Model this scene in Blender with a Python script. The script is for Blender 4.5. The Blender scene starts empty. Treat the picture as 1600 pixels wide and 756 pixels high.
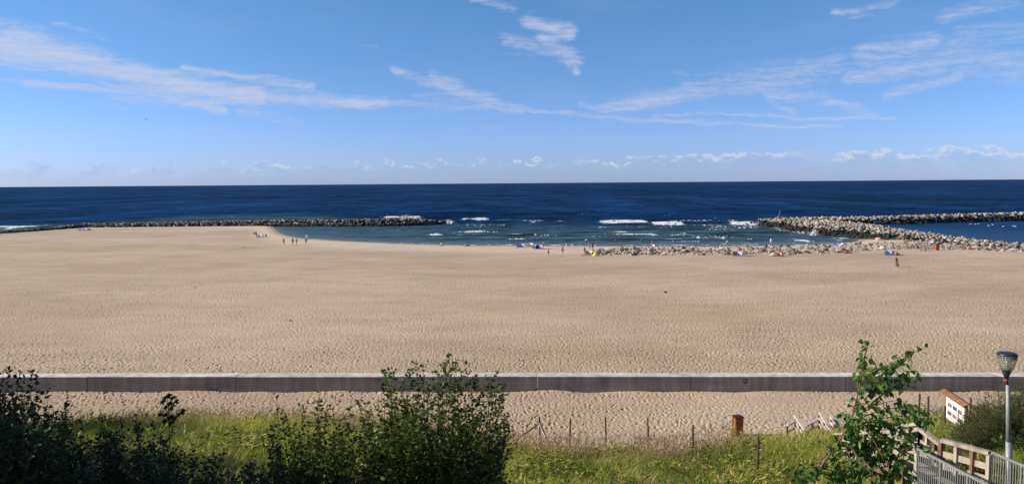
import bpy, bmesh, math, random
import numpy as np
from mathutils import Vector, Matrix
R = math.radians
random.seed(7); rng = np.random.default_rng(7)
scene = bpy.context.scene
C = scene.collection

# ------------------------------------------------------------------ camera
F = 1180.0; PITCH = R(4.45); ROLL = R(0.43); CAM = Vector((0, 0, 15.0))
fw = Vector((0, math.cos(PITCH), -math.sin(PITCH)))
u0 = Vector((0, math.sin(PITCH), math.cos(PITCH))); r0 = Vector((1, 0, 0))
up = (u0*math.cos(ROLL) + r0*math.sin(ROLL)); rt = (r0*math.cos(ROLL) - u0*math.sin(ROLL))
cam = bpy.data.objects.new('camera', bpy.data.cameras.new('camera')); C.objects.link(cam)
m = Matrix((rt, up, -fw)).transposed().to_4x4(); m.translation = CAM
cam.matrix_world = m
cam.data.sensor_width = 36; cam.data.lens = F/1600*36
cam.data.clip_start = 0.1; cam.data.clip_end = 200000
scene.camera = cam
def ray(px, py): return fw + rt*((px-800)/F) + up*((378-py)/F)
def at(px, py, y):                      # point of a pixel's ray at world depth y
    d = ray(px, py); return CAM + d*(y/d.y)
def atz(px, py, z=0.0):                 # ... at world height z
    d = ray(px, py); return CAM + d*((z-CAM.z)/d.z)

# ------------------------------------------------------------------ sun + sky
SUN_EL = 25.0; SUN_AZ = -88.0           # azimuth from +Y, negative = left (camera looks along +Y)
sv = Vector((math.sin(R(SUN_AZ))*math.cos(R(SUN_EL)), math.cos(R(SUN_AZ))*math.cos(R(SUN_EL)), math.sin(R(SUN_EL))))
sl = bpy.data.lights.new('sun', 'SUN'); sl.energy = 5.0; sl.angle = R(0.53); sl.color = (1.0, 0.90, 0.77)
so = bpy.data.objects.new('sun', sl); C.objects.link(so); so.rotation_euler = sv.to_track_quat('Z', 'Y').to_euler()
so.location = (-60, 0, 60)
scene.view_settings.view_transform = 'Standard'; scene.view_settings.look = 'None'
scene.view_settings.exposure = 0.35; scene.view_settings.gamma = 1.0
SKY_STR = 0.08

world = bpy.data.worlds.new('World'); scene.world = world; world.use_nodes = True
wt = world.node_tree; wt.nodes.clear()
class N:                                # tiny node helper
    def __init__(s, t): s.t = t
    def n(s, k, **kw):
        x = s.t.nodes.new(k)
        for a, b in kw.items(): setattr(x, a, b)
        return x
    def set(s, sock, v):
        if hasattr(v, 'is_output') or isinstance(v, bpy.types.NodeSocket): s.t.links.new(v, sock)
        else: sock.default_value = v
    def math(s, op, a, b=None, c=None, clamp=False):
        x = s.n('ShaderNodeMath', operation=op); x.use_clamp = clamp
        s.set(x.inputs[0], a)
        if b is not None: s.set(x.inputs[1], b)
        if c is not None: s.set(x.inputs[2], c)
        return x.outputs[0]
    def vm(s, op, a, b=None, scale=None):
        x = s.n('ShaderNodeVectorMath', operation=op); s.set(x.inputs[0], a)
        if b is not None: s.set(x.inputs[1], b)
        if scale is not None: s.set(x.inputs['Scale'], scale)
        return x.outputs['Value'] if op in ('DOT_PRODUCT', 'LENGTH', 'DISTANCE') else x.outputs[0]
    def mr(s, v, a, b, c=0.0, d=1.0, smooth=False):
        x = s.n('ShaderNodeMapRange'); x.interpolation_type = 'SMOOTHSTEP' if smooth else 'LINEAR'
        s.set(x.inputs[0], v)
        for i, q in enumerate((a, b, c, d)): s.set(x.inputs[i+1], q)
        return x.outputs[0]
    def mix(s, f, a, b, blend='MIX'):
        x = s.n('ShaderNodeMix', data_type='RGBA', blend_type=blend)
        s.set(x.inputs[0], f); s.set(x.inputs[6], a); s.set(x.inputs[7], b); return x.outputs[2]
    def noise(s, vec, scale, detail=4, rough=0.5, dist=0.0):
        x = s.n('ShaderNodeTexNoise'); x.inputs['Scale'].default_value = scale; x.inputs['Detail'].default_value = detail
        x.inputs['Roughness'].default_value = rough; x.inputs['Distortion'].default_value = dist
        if vec is not None: s.set(x.inputs['Vector'], vec)
        return x.outputs[0]
    def mapping(s, vec, scale=(1,1,1), rot=(0,0,0), loc=(0,0,0)):
        x = s.n('ShaderNodeMapping'); s.set(x.inputs[0], vec)
        x.inputs['Scale'].default_value = scale; x.inputs['Rotation'].default_value = rot; x.inputs['Location'].default_value = loc
        return x.outputs[0]
W = N(wt)
sky = W.n('ShaderNodeTexSky', sky_type='NISHITA'); sky.sun_disc = False
sky.sun_elevation = R(SUN_EL); sky.sun_rotation = R(SUN_AZ); sky.altitude = 0
sky.air_density = 1.0; sky.dust_density = 0.3; sky.ozone_density = 2.0
tc = W.n('ShaderNodeTexCoord'); g = W.vm('NORMALIZE', tc.outputs['Generated'])
sp = W.n('ShaderNodeSeparateXYZ'); W.set(sp.inputs[0], g)
az = W.math('ARCTAN2', sp.outputs[0], sp.outputs[1]); el = W.math('ARCSINE', sp.outputs[2])
DEG = 180/math.pi
azd = W.math('MULTIPLY', az, DEG); eld = W.math('MULTIPLY', el, DEG)
cb = W.n('ShaderNodeCombineXYZ'); W.set(cb.inputs[0], azd); W.set(cb.inputs[1], eld); P0 = cb.outputs[0]
# warp
wn = W.n('ShaderNodeTexNoise'); wn.inputs['Scale'].default_value = 0.35; wn.inputs['Detail'].default_value = 6; wn.inputs['Roughness'].default_value = 0.6
W.set(wn.inputs['Vector'], W.mapping(P0, (0.6, 1.2, 1)))
wv = W.vm('SUBTRACT', wn.outputs['Color'], (0.5, 0.5, 0.5))
wv = W.vm('MULTIPLY', wv, (1.9, 1.3, 0)); P1 = W.vm('ADD', P0, wv)
def azel(px, py):
    d = ray(px, py).normalized(); return (math.degrees(math.atan2(d.x, d.y)), math.degrees(math.asin(d.z)), 0)
SEG = [(-60,60,60,78,26,.9),(60,78,160,103,21,.95),(160,103,250,124,17,.9),(250,124,400,150,17,.9),(400,150,600,160,10,.75),
 (600,160,810,172,9,.5),(-40,122,40,128,6,.5),(40,130,260,149,6,.7),(260,149,355,172,7,.75),(290,103,400,122,7,.7),(380,118,485,140,9,.6),
 (380,176,470,191,8,.5),(180,141,340,160,14,.6),(620,108,690,135,7,.55),(680,125,765,158,14,.65),(650,150,760,155,9,.45),
 (825,33,890,52,12,.75),(790,66,860,80,13,.5),(850,58,893,92,17,.7),(884,85,903,112,6,.7),(790,88,830,92,6,.3),
 (800,168,1000,186,4.5,.6),(1000,186,1110,194,4,.65),(1110,195,1315,195,3.5,.6),(1020,181,1200,180,3.5,.45),(1200,180,1400,184,3.5,.6),
 (910,162,975,172,6,.5),(950,166,1200,132,14,.62),(1080,140,1300,108,24,.5),(1195,148,1290,152,10,.5),(1200,158,1245,173,7,.5),
 (1290,155,1370,178,8,.55),(1045,110,1080,118,5,.35),(1300,20,1345,22,7,.5),(1335,30,1400,4,13,.4),(1350,90,1450,68,20,.55),
 (1330,125,1470,98,14,.6),(1390,146,1500,118,9,.55),(1480,85,1590,104,22,.55),(1480,28,1590,0,14,.45),(1500,60,1620,50,16,.45),
 (600,213,680,210,4.5,.35),(705,203,800,194,5,.3),(735,-4,800,14,8,.5),(90,38,165,60,7,.4),(110,155,190,169,5,.3),(880,204,945,188,9,.2),
 (560,70,590,72,4,.25),(160,-5,240,18,9,.25)]
tot = None
for (x0, y0, x1, y1, w, s) in SEG:
    a = Vector(azel(x0, y0)); b = Vector(azel(x1, y1)); ba = b - a
    pa = W.vm('SUBTRACT', P1, tuple(a))
    h = W.math('DIVIDE', W.vm('DOT_PRODUCT', pa, tuple(ba)), ba.length_squared, clamp=True)
    d = W.vm('LENGTH', W.vm('SUBTRACT', pa, W.vm('SCALE', tuple(ba), scale=h)))
    wd = w*1.95/20.6
    v = W.mr(d, wd, 0.0, 0.0, s, smooth=True)
    tot = v if tot is None else W.math('MAXIMUM', tot, v)
fib = W.noise(W.mapping(P1, (0.20, 2.3, 1), rot=(0, 0, R(6))), 1.0, 9, 0.72)
fib2 = W.noise(W.mapping(P1, (1.3, 3.2, 1), rot=(0, 0, R(18))), 1.0, 9, 0.74)
fb = W.math('ADD', W.math('MULTIPLY', fib, 0.62), W.math('MULTIPLY', fib2, 0.38))
cv = W.math('ADD', W.math('MULTIPLY', tot, 1.15), W.math('MULTIPLY', W.math('SUBTRACT', fb, .5), 3.0))
cir = W.math('MULTIPLY', W.mr(cv, .12, 1.35, 0, 1, True), W.mr(tot, 0, .45, 0, 1, True))
cir = W.math('MULTIPLY', cir, 0.88, clamp=True)
# thin veil over the whole sky, very faint
veil = W.math('MULTIPLY', W.mr(W.noise(W.mapping(P0, (0.05, 0.22, 1)), 1.0, 6, 0.6), 0.48, 0.75, 0, 1, True), 0.10)
cir = W.math('MAXIMUM', cir, veil)
# cumulus band low over the horizon: puffs between 0.6 and 2.4 degrees
n1 = W.noise(W.mapping(P0, (0.55, 0.9, 1), loc=(3.1, 0, 0)), 1.0, 7, 0.58)
n2 = W.noise(W.mapping(P0, (0.12, 0.0, 1), loc=(9.2, 0, 0)), 1.0, 2, 0.5)
edge = W.mr(azd, -32, 30, -0.05, 0.05)
topel = W.math('ADD', W.math('ADD', W.math('MULTIPLY', n2, 0.7), W.mr(azd, -34, 34, 1.0, 1.75)), W.math('MULTIPLY', W.math('SUBTRACT', n1, 0.5), 3.2))
bodym = W.mr(W.math('SUBTRACT', topel, eld), -0.02, 0.55, 0, 1, True)
puff = W.noise(W.mapping(P0, (1.3, 1.9, 1), loc=(1.7, 2.2, 0)), 1.0, 6, 0.55)
cover = W.mr(W.math('ADD', n1, edge), 0.44, 0.56, 0.25, 1, True)
body = W.math('MULTIPLY', W.math('MULTIPLY', bodym, cover), W.mr(puff, 0.3, 0.6, 0.35, 1.0))
body = W.math('MULTIPLY', body, W.mr(eld, 0.2, 1.2, 0.35, 0.75))
rim = W.math('MULTIPLY', W.mr(W.math('SUBTRACT', topel, eld), 0.0, 0.18, 0, 1, True), W.mr(W.math('SUBTRACT', topel, eld), 0.55, 0.15, 0, 1, True))
rim = W.math('MULTIPLY', rim, W.mr(W.math('ADD', puff, edge), 0.45, 0.52, 0, 1, True))
rim = W.math('MULTIPLY', rim, W.mr(W.math('ADD', W.noise(W.mapping(P0, (0.23, 0, 1), loc=(5.5, 0, 0)), 1.0, 3, 0.6), edge), 0.40, 0.58, .1, 1, True))
K = 1.0/SKY_STR/2**scene.view_settings.exposure
def kc(c, k=K): return (c[0]*k, c[1]*k, c[2]*k, 1)
tl = W.mix(W.mr(eld, 0, 7), (.66, .92, 2.0, 1), (.60, .87, 1.44, 1)); tl = W.mix(W.mr(eld, 6, 16), tl, (.56, .95, 1.27, 1)); tl = W.mix(W.mr(eld, 18, 40), tl, (.72, .64, .58, 1))
skyc = W.mix(1.0, sky.outputs[0], tl, 'MULTIPLY')
# low air near the horizon
c1 = W.mix(cir, skyc, kc((0.56, 0.61, 0.80)))
c2 = W.mix(W.math('MULTIPLY', body, 0.62), c1, kc((0.35, 0.45, 0.70)))
c3 = W.mix(W.math('MULTIPLY', rim, 0.85), c2, kc((0.66, 0.69, 0.80)))
bg = W.n('ShaderNodeBackground'); W.set(bg.inputs[0], c3); bg.inputs[1].default_value = SKY_STR
wo = W.n('ShaderNodeOutputWorld'); wt.links.new(bg.outputs[0], wo.inputs[0])

# ------------------------------------------------------------------ helpers
def tag(o, label=None, cat=None, group=None, kind=None):
    if label: o['label'] = label
    if cat: o['category'] = cat
    if group: o['group'] = group
    if kind: o['kind'] = kind
    return o
def empty(name, loc, rz=0):
    o = bpy.data.objects.new(name, None); C.objects.link(o); o.location = loc; o.rotation_euler = (0, 0, rz)
    o.empty_display_size = 0.2; return o
def link(name, me, parent=None, loc=None):
    o = bpy.data.objects.new(name, me); C.objects.link(o)
    if parent is not None: o.parent = parent
    if loc is not None: o.location = loc
    return o
def np_mesh(name, V, Fc, mat=None, smooth=False, attrs=None):
    """V (n,3), Fc (m,k) all faces with k corners"""
    V = np.asarray(V, dtype=np.float32); Fc = np.asarray(Fc, dtype=np.int32)
    me = bpy.data.meshes.new(name); me.vertices.add(len(V)); me.vertices.foreach_set('co', V.ravel())
    k = Fc.shape[1]; me.loops.add(Fc.size); me.loops.foreach_set('vertex_index', Fc.ravel())
    me.polygons.add(len(Fc)); me.polygons.foreach_set('loop_start', np.arange(len(Fc), dtype=np.int32)*k)
    me.polygons.foreach_set('loop_total', np.full(len(Fc), k, dtype=np.int32))
    if smooth: me.polygons.foreach_set('use_smooth', np.ones(len(Fc), dtype=bool))
    me.update(calc_edges=True)
    for an, av in (attrs or {}).items():
        a = me.attributes.new(an, 'FLOAT', 'POINT'); a.data.foreach_set('value', np.asarray(av, dtype=np.float32))
    if mat: me.materials.append(mat)
    return me
class MB:                                # collects shapes into ONE mesh
    def __init__(s): s.bm = bmesh.new()
    def box(s, c, size, rot=None):
        M = Matrix.Translation(c)
        if rot is not None: M = M @ rot.to_4x4()
        bmesh.ops.create_cube(s.bm, size=1, matrix=M @ Matrix.Diagonal((*size, 1))); return s
    def beam(s, a, b, w, h=None, roll_up=Vector((0, 0, 1))):   # box from a to b, w sideways, h along up
        a = Vector(a); b = Vector(b); d = b - a; L = d.length; h = h or w
        z = d.normalized(); x = roll_up.cross(z)
        if x.length < 1e-4: x = Vector((1, 0, 0))
        x.normalize(); y = z.cross(x)
        M = Matrix((x, y, z)).transposed()
        return s.box((a+b)/2, (w, h, L), M)
    def tube(s, a, b, ra, rb=None, n=10):
        a = Vector(a); b = Vector(b); d = b - a
        M = Matrix.Translation((a+b)/2) @ d.to_track_quat('Z', 'Y').to_matrix().to_4x4()
        bmesh.ops.create_cone(s.bm, cap_ends=True, segments=n, radius1=ra, radius2=rb if rb is not None else ra, depth=d.length, matrix=M); return s
    def lathe(s, prof, c=(0,0,0), n=20):
        rings = []
        for r, z in prof:
            rings.append([s.bm.verts.new((c[0]+r*math.cos(2*math.pi*i/n), c[1]+r*math.sin(2*math.pi*i/n), c[2]+z)) for i in range(n)])
        for a, b in zip(rings, rings[1:]):
            for i in range(n): s.bm.faces.new((a[i], a[(i+1) % n], b[(i+1) % n], b[i]))
        if prof[0][0] > 1e-4: s.bm.faces.new(rings[0][::-1])
        if prof[-1][0] > 1e-4: s.bm.faces.new(rings[-1])
        return s
    def poly(s, pts):
        s.bm.faces.new([s.bm.verts.new(p) for p in pts]); return s
    def build(s, name, mat, parent=None, bevel=0.0, smooth=False, loc=None):
        if bevel: bmesh.ops.bevel(s.bm, geom=list(s.bm.edges), offset=bevel, segments=1, affect='EDGES')
        bmesh.ops.recalc_face_normals(s.bm, faces=s.bm.faces)
        me = bpy.data.meshes.new(name); s.bm.to_mesh(me); s.bm.free(); me.materials.append(mat)
        if smooth:
            for p in me.polygons: p.use_smooth = True
        return link(name, me, parent, loc)

# ------------------------------------------------------------------ materials
def new_mat(name):
    mt = bpy.data.materials.new(name); mt.use_nodes = True; t = mt.node_tree
    b = t.nodes['Principled BSDF']; return mt, N(t), b
def basic(name, col, rough=0.7, var=0.12, scale=6.0, bump=0.0, bscale=30.0, metal=0.0, spec=0.3, stretch=(1,1,1)):
    mt, n, b = new_mat(name); co = n.n('ShaderNodeTexCoord').outputs['Object']
    co = n.mapping(co, stretch)
    f = n.noise(co, scale, 5, 0.6)
    lo = tuple(c*(1-var*1.6) for c in col)+(1,); hi = tuple(min(1, c*(1+var)) for c in col)+(1,)
    n.set(b.inputs['Base Color'], n.mix(n.mr(f, .3, .7), lo, hi))
    b.inputs['Roughness'].default_value = rough; b.inputs['Metallic'].default_value = metal
    b.inputs['Specular IOR Level'].default_value = spec
    if bump:
        bn = n.n('ShaderNodeBump'); bn.inputs['Strength'].default_value = bump; bn.inputs['Distance'].default_value = 0.01
        n.set(bn.inputs['Height'], n.noise(co, bscale, 4, .6)); n.set(b.inputs['Normal'], bn.outputs[0])
    return mt
M = {}
M['wood'] = basic('weathered_wood', (.39, .33, .28), .8, .35, 3, .5, 40, stretch=(1,1,.3))
M['wood_pale'] = basic('pale_sunlit_wood', (.60, .52, .46), .8, .25, 3, .5, 40)  # paler copy of the stair wood, sunlight on the lower rails painted in
M['wood_brown'] = basic('brown_wood', (.20, .12, .075), .8, .3, 3, .5, 40)
M['post_wood'] = basic('grey_post_wood', (.085, .062, .045), .85, .35, 5, .5, 30)
M['larch'] = basic('oiled_larch_wood', (.31, .145, .075), .7, .25, 4, .3, 40)
M['rust_wood'] = basic('rust_red_wood', (.38, .10, .035), .65, .35, 6, .4, 30)
M['dark_wood'] = basic('dark_plastic_liner', (.045, .03, .025), .6, .3)
M['galv'] = basic('galvanised_steel', (.31, .32, .33), .6, .15, 12, .1, 60, metal=.4)
M['lamp_black'] = basic('dark_lamp_metal', (.045, .05, .06), .35, .1, metal=.4, spec=.5)
M['lamp_lid'] = basic('blue_grey_lid', (.028, .036, .052), .4, .1, metal=.2, spec=.6)
M['reddish'] = basic('red_brown_collar', (.16, .035, .03), .5, .2)
M['white_panel'] = basic('printed_panel', (.80, .80, .80), .4, .03)
M['print_dark'] = basic('dark_print', (.10, .10, .12), .4, .5, 25)
M['print_photo'] = basic('photo_print', (.28, .16, .12), .4, .8, 30)
M['white_plastic'] = basic('white_shade', (.85, .82, .75), .4, .03)
M['skin'] = basic('skin', (.50, .26, .17), .55, .08)
M['skin_tan'] = basic('tanned_skin', (.36, .17, .10), .55, .08)
M['hair'] = basic('dark_hair', (.04, .025, .018), .6, .3)
M['hair_fair'] = basic('fair_hair', (.30, .20, .10), .6, .3)
def cloth(name, c): M[name] = basic('cloth_'+name, c, .9, .08)
for k, c in dict(black=(.015,.015,.02), navy=(.02,.035,.10), grey=(.22,.24,.28), white=(.80,.80,.80), pink=(.65,.14,.25), red=(.50,.04,.03),
                 blue=(.05,.18,.50), jeans=(.08,.14,.28), orange=(.75,.20,.05), steel=(.28,.34,.48), yellow=(.75,.65,.06), green=(.35,.50,.20), lilac=(.45,.47,.85),
                 paleblue=(.48,.56,.86), brown=(.14,.06,.035), rose=(.62,.42,.42), cream=(.75,.68,.55)).items(): cloth(k, c)
def glass_mat():
    mt, n, b = new_mat('clear_lamp_bowl'); b.inputs['Base Color'].default_value = (.80, .78, .70, 1)
    b.inputs['Transmission Weight'].default_value = 0.9; b.inputs['Roughness'].default_value = 0.12; b.inputs['IOR'].default_value = 1.12
    return mt
M['glass'] = glass_mat()
def concrete(name='stained_shaded_concrete', col=(.37, .335, .31)):
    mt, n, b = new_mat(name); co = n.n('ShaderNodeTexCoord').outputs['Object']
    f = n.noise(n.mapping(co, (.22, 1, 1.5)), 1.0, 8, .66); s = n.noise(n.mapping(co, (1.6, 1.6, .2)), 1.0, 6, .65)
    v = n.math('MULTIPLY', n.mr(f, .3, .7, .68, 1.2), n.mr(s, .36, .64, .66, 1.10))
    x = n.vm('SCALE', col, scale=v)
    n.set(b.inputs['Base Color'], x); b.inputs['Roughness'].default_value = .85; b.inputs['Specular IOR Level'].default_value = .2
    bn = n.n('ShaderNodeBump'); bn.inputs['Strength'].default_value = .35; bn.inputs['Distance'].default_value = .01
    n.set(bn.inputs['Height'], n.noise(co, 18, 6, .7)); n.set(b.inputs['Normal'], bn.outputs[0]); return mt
M['concrete'] = concrete(); M['sunlit_top'] = concrete('sunlit_concrete', (.74, .68, .645))  # shade of the wall face and sunlight on its top put into these colours
def rock_mat(name, a, b_, wet=True):
    mt, n, b = new_mat(name); ge = n.n('ShaderNodeNewGeometry'); co = ge.outputs['Position']
    big = n.noise(co, .55, 3, .6); sm = n.noise(co, 4.0, 6, .65)
    c = n.mix(n.mr(big, .36, .64), a+(1,), b_+(1,)); warm = n.noise(co, .23, 2, .5)
    c = n.mix(n.mr(warm, .52, .7, 0, .55), c, (.42, .30, .22, 1))
    c = n.vm('SCALE', c, scale=n.mr(sm, .25, .75, .62, 1.2))
    if wet:    # algae and wet stone, with the shaded lower side painted dark too
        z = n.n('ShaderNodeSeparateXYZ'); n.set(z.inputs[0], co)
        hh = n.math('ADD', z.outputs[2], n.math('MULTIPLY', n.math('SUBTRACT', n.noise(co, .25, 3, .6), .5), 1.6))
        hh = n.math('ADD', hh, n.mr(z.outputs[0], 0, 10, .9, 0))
        wet_shade = n.mr(hh, 1.75, 1.15, 0, 1, True)
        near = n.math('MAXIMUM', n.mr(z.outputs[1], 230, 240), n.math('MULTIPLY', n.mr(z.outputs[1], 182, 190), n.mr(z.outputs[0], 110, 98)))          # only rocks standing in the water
        wet_shade = n.math('MULTIPLY', wet_shade, near)
        c = n.mix(wet_shade, c, (.035, .032, .024, 1))
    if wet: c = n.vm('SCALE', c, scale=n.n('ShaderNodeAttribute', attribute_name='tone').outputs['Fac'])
    if not wet: c = n.vm('SCALE', c, scale=n.mr(n.n('ShaderNodeObjectInfo').outputs['Random'], 0, 1, .45, 1.12))
    n.set(b.inputs['Base Color'], c); b.inputs['Roughness'].default_value = .8; b.inputs['Specular IOR Level'].default_value = .25
    return mt
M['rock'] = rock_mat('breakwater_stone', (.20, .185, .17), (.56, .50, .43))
M['rock_dry'] = rock_mat('dry_boulder_stone', (.17, .155, .14), (.62, .56, .48), False)
def leaf_mat(name, ramp, trans=.35, rough=.5):
    mt, n, b = new_mat(name); t = n.t
    a = n.n('ShaderNodeAttribute', attribute_name='tint')
    cr = n.n('ShaderNodeValToRGB'); n.set(cr.inputs[0], a.outputs['Fac'])
    els = cr.color_ramp.elements
    while len(els) < len(ramp): els.new(.5)
    for i, (p, c) in enumerate(ramp): els[i].position = p; els[i].color = c+(1,)
    n.set(b.inputs['Base Color'], cr.outputs[0]); b.inputs['Roughness'].default_value = rough; b.inputs['Specular IOR Level'].default_value = .3
    tr = n.n('ShaderNodeBsdfTranslucent'); n.set(tr.inputs[0], n.vm('MULTIPLY', cr.outputs[0], (1.5, 1.6, .7)))
    mx = n.n('ShaderNodeMixShader'); mx.inputs[0].default_value = trans
    t.links.new(b.outputs[0], mx.inputs[1]); t.links.new(tr.outputs[0], mx.inputs[2])
    t.links.new(mx.outputs[0], t.nodes['Material Output'].inputs[0]); return mt
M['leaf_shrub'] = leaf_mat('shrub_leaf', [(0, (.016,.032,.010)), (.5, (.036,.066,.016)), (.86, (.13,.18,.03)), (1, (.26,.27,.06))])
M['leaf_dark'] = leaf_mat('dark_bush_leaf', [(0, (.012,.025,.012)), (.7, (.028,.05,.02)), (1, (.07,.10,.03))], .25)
M['leaf_birch'] = leaf_mat('birch_leaf', [(0, (.04,.09,.02)), (.6, (.08,.16,.035)), (.95, (.16,.26,.06)), (1, (.28,.22,.03))], .38, .38)
M['leaf_willow'] = leaf_mat('willow_leaf', [(0, (.035,.06,.022)), (.7, (.085,.115,.045)), (1, (.17,.19,.08))], .3)
M['grass'] = leaf_mat('tall_grass', [(0, (.03,.06,.015)), (.42, (.14,.19,.028)), (.66, (.42,.42,.06)), (.80, (.46,.38,.15)), (1, (.60,.46,.28))], .4, .6)
M['straw'] = leaf_mat('dry_seed_heads', [(0, (.30,.21,.13)), (.6, (.46,.36,.24)), (1, (.20,.11,.08))], .35, .8)
M['bark'] = basic('brown_bark', (.10, .065, .04), .8, .3, 20)
M['bark_birch'] = basic('red_brown_twig', (.20, .10, .055), .7, .3, 20)

# ------------------------------------------------------------------ terrain
SEA = -0.3
shore_px = [(-900,400),(-400,384),(-100,372),(0,364.5),(60,360),(130,355),(300,351),(426,352.5),(429,357),(436,363),(450,368.5),(480,373),(560,377.5),(640,381),(740,383.5),
            (900,384),(1100,384.5),(1250,383),(1330,379.5),(1345,373),(1400,373),(1500,380),(1600,389),(1800,402),(2400,430)]
sp_ = [atz(x, y, SEA) for x, y in shore_px]
SX = np.array([p.x for p in sp_]); SY = np.array([p.y for p in sp_])
o_ = np.argsort(SX); SX = SX[o_]; SY = SY[o_]
def shore_y(x): return np.interp(x, SX, SY)
def wnoise(x, y, s, seed=0):            # cheap smooth value noise from sines
    r = np.random.default_rng(seed); v = 0
    for i in range(6):
        a = r.uniform(0, 6.28); k = s*r.uniform(.6, 1.9); v = v + np.sin((x*np.cos(a)+y*np.sin(a))*k + r.uniform(0, 6.28))
    return v/6
def ground_z(x, y):
    x = np.asarray(x, float); y = np.asarray(y, float)
    ed = 43.0 + 1.0*wnoise(x, y*0, .25, 5) + np.interp(x, [-14, -6, -2, 9, 13, 18, 30], [1.5, .5, -2.0, -2.0, .3, 1.5, 3])
    prof = np.interp(ed - y, [-2, 0, 3, 13, 23, 40, 46, 70], [0, 0.05, .62, 2.9, 6.2, 11.6, 12.6, 12.9])
    lift = np.interp(x, [-30, -10, -4, 10, 20, 30], [.5, .35, 0, 0, .7, 1.0])*np.clip((ed-y)/4, 0, 1)*np.clip((y-5)/15, 0, 1)
    dune = prof + lift + .12*wnoise(x, y, .7, 3)*np.clip((ed-y)/3, 0, 1)
    beach = np.clip(SEA + .035*(shore_y(x)-y), -6, 0.0)
    und = .10*wnoise(x, y, .06, 8)*np.clip((y-60)/30, 0, 1)*np.clip((shore_y(x)-y-12)/20, 0, 1)
    drift = np.clip(.07+.14*wnoise(x, y*0, .8, 301)+.07*wnoise(x, y*0, 2.6, 302), 0, .3)*np.exp(-((y-53.35+.027*x)/.55)**2)
    return np.where(y < ed+2, dune, beach+und+drift)
def gz(x, y): return float(ground_z(x, y))
def grid_mesh(name, xs_fn, ys, nx, zf, mat, attrs=None):
    ny = len(ys); U = np.linspace(-1, 1, nx)
    Y = np.repeat(np.array(ys)[:, None], nx, 1); X = xs_fn(U[None, :], Y)
    Z, at_ = zf(X, Y)
    V = np.stack([X, Y, Z], -1).reshape(-1, 3)
    i = np.arange(ny-1)[:, None]*nx + np.arange(nx-1)[None, :]
    Fc = np.stack([i, i+1, i+nx+1, i+nx], -1).reshape(-1, 4)
    return np_mesh(name, V, Fc, mat, True, {k: v.ravel() for k, v in at_.items()})
def dents(X, Y):
    X = X+.22*wnoise(X, Y, 1.1, 201)+.1*wnoise(X, Y, 3.7, 202); Y = Y+.3*wnoise(X, Y, .9, 203)
    tot = np.zeros_like(X)
    for tr in ([(330, 584), (420, 577), (500, 572.5), (640, 566)], [(360, 586), (440, 581), (520, 576), (660, 571)], [(0, 470), (300, 452), (700, 462), (1200, 447), (1620, 452)], [(0, 474), (300, 456), (700, 466), (1200, 450.5), (1620, 455.5)]):
        P = [atz(a, b, 0) for a, b in tr]; yc = np.interp(X, [p.x for p in P], [p.y for p in P], left=-99, right=-99)
        tot -= .07*np.exp(-((Y-yc)/.22)**2)*(.6+.4*wnoise(X, Y*0, 2.0, 77))
    for sc, rad, dep, seed in ((.34, .13, .085, 1), (.50, .17, .08, 2), (.21, .075, .04, 3)):
        cx = np.floor(X/sc); cy = np.floor(Y/(sc*1.25)); best = np.zeros_like(X)
        for i in (-1, 0, 1):
            for j in (-1, 0, 1):
                a = cx+i; b = cy+j; h1 = np.sin(a*127.1+b*311.7+seed*17.3)*43758.5453; h1 -= np.floor(h1); h2 = np.sin(a*269.5+b*183.3+seed*5.1)*24634.6345; h2 -= np.floor(h2)
                h3 = np.sin(a*71.7+b*97.3+seed*9.7)*15731.743; h3 -= np.floor(h3)
                q = np.hypot((X-(a+h1)*sc)*1.15, (Y-(b+h2)*sc*1.25)*.8)/(rad*(.6+.6*h3))
                v = (h3 > .42)*(.35+.65*h1)*(np.clip(1-q*q, 0, 1) - .30*np.exp(-((q-1.25)/.3)**2)); best = np.where(np.abs(v) > np.abs(best), v, best)
        tot -= dep*best
    return tot
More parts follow.
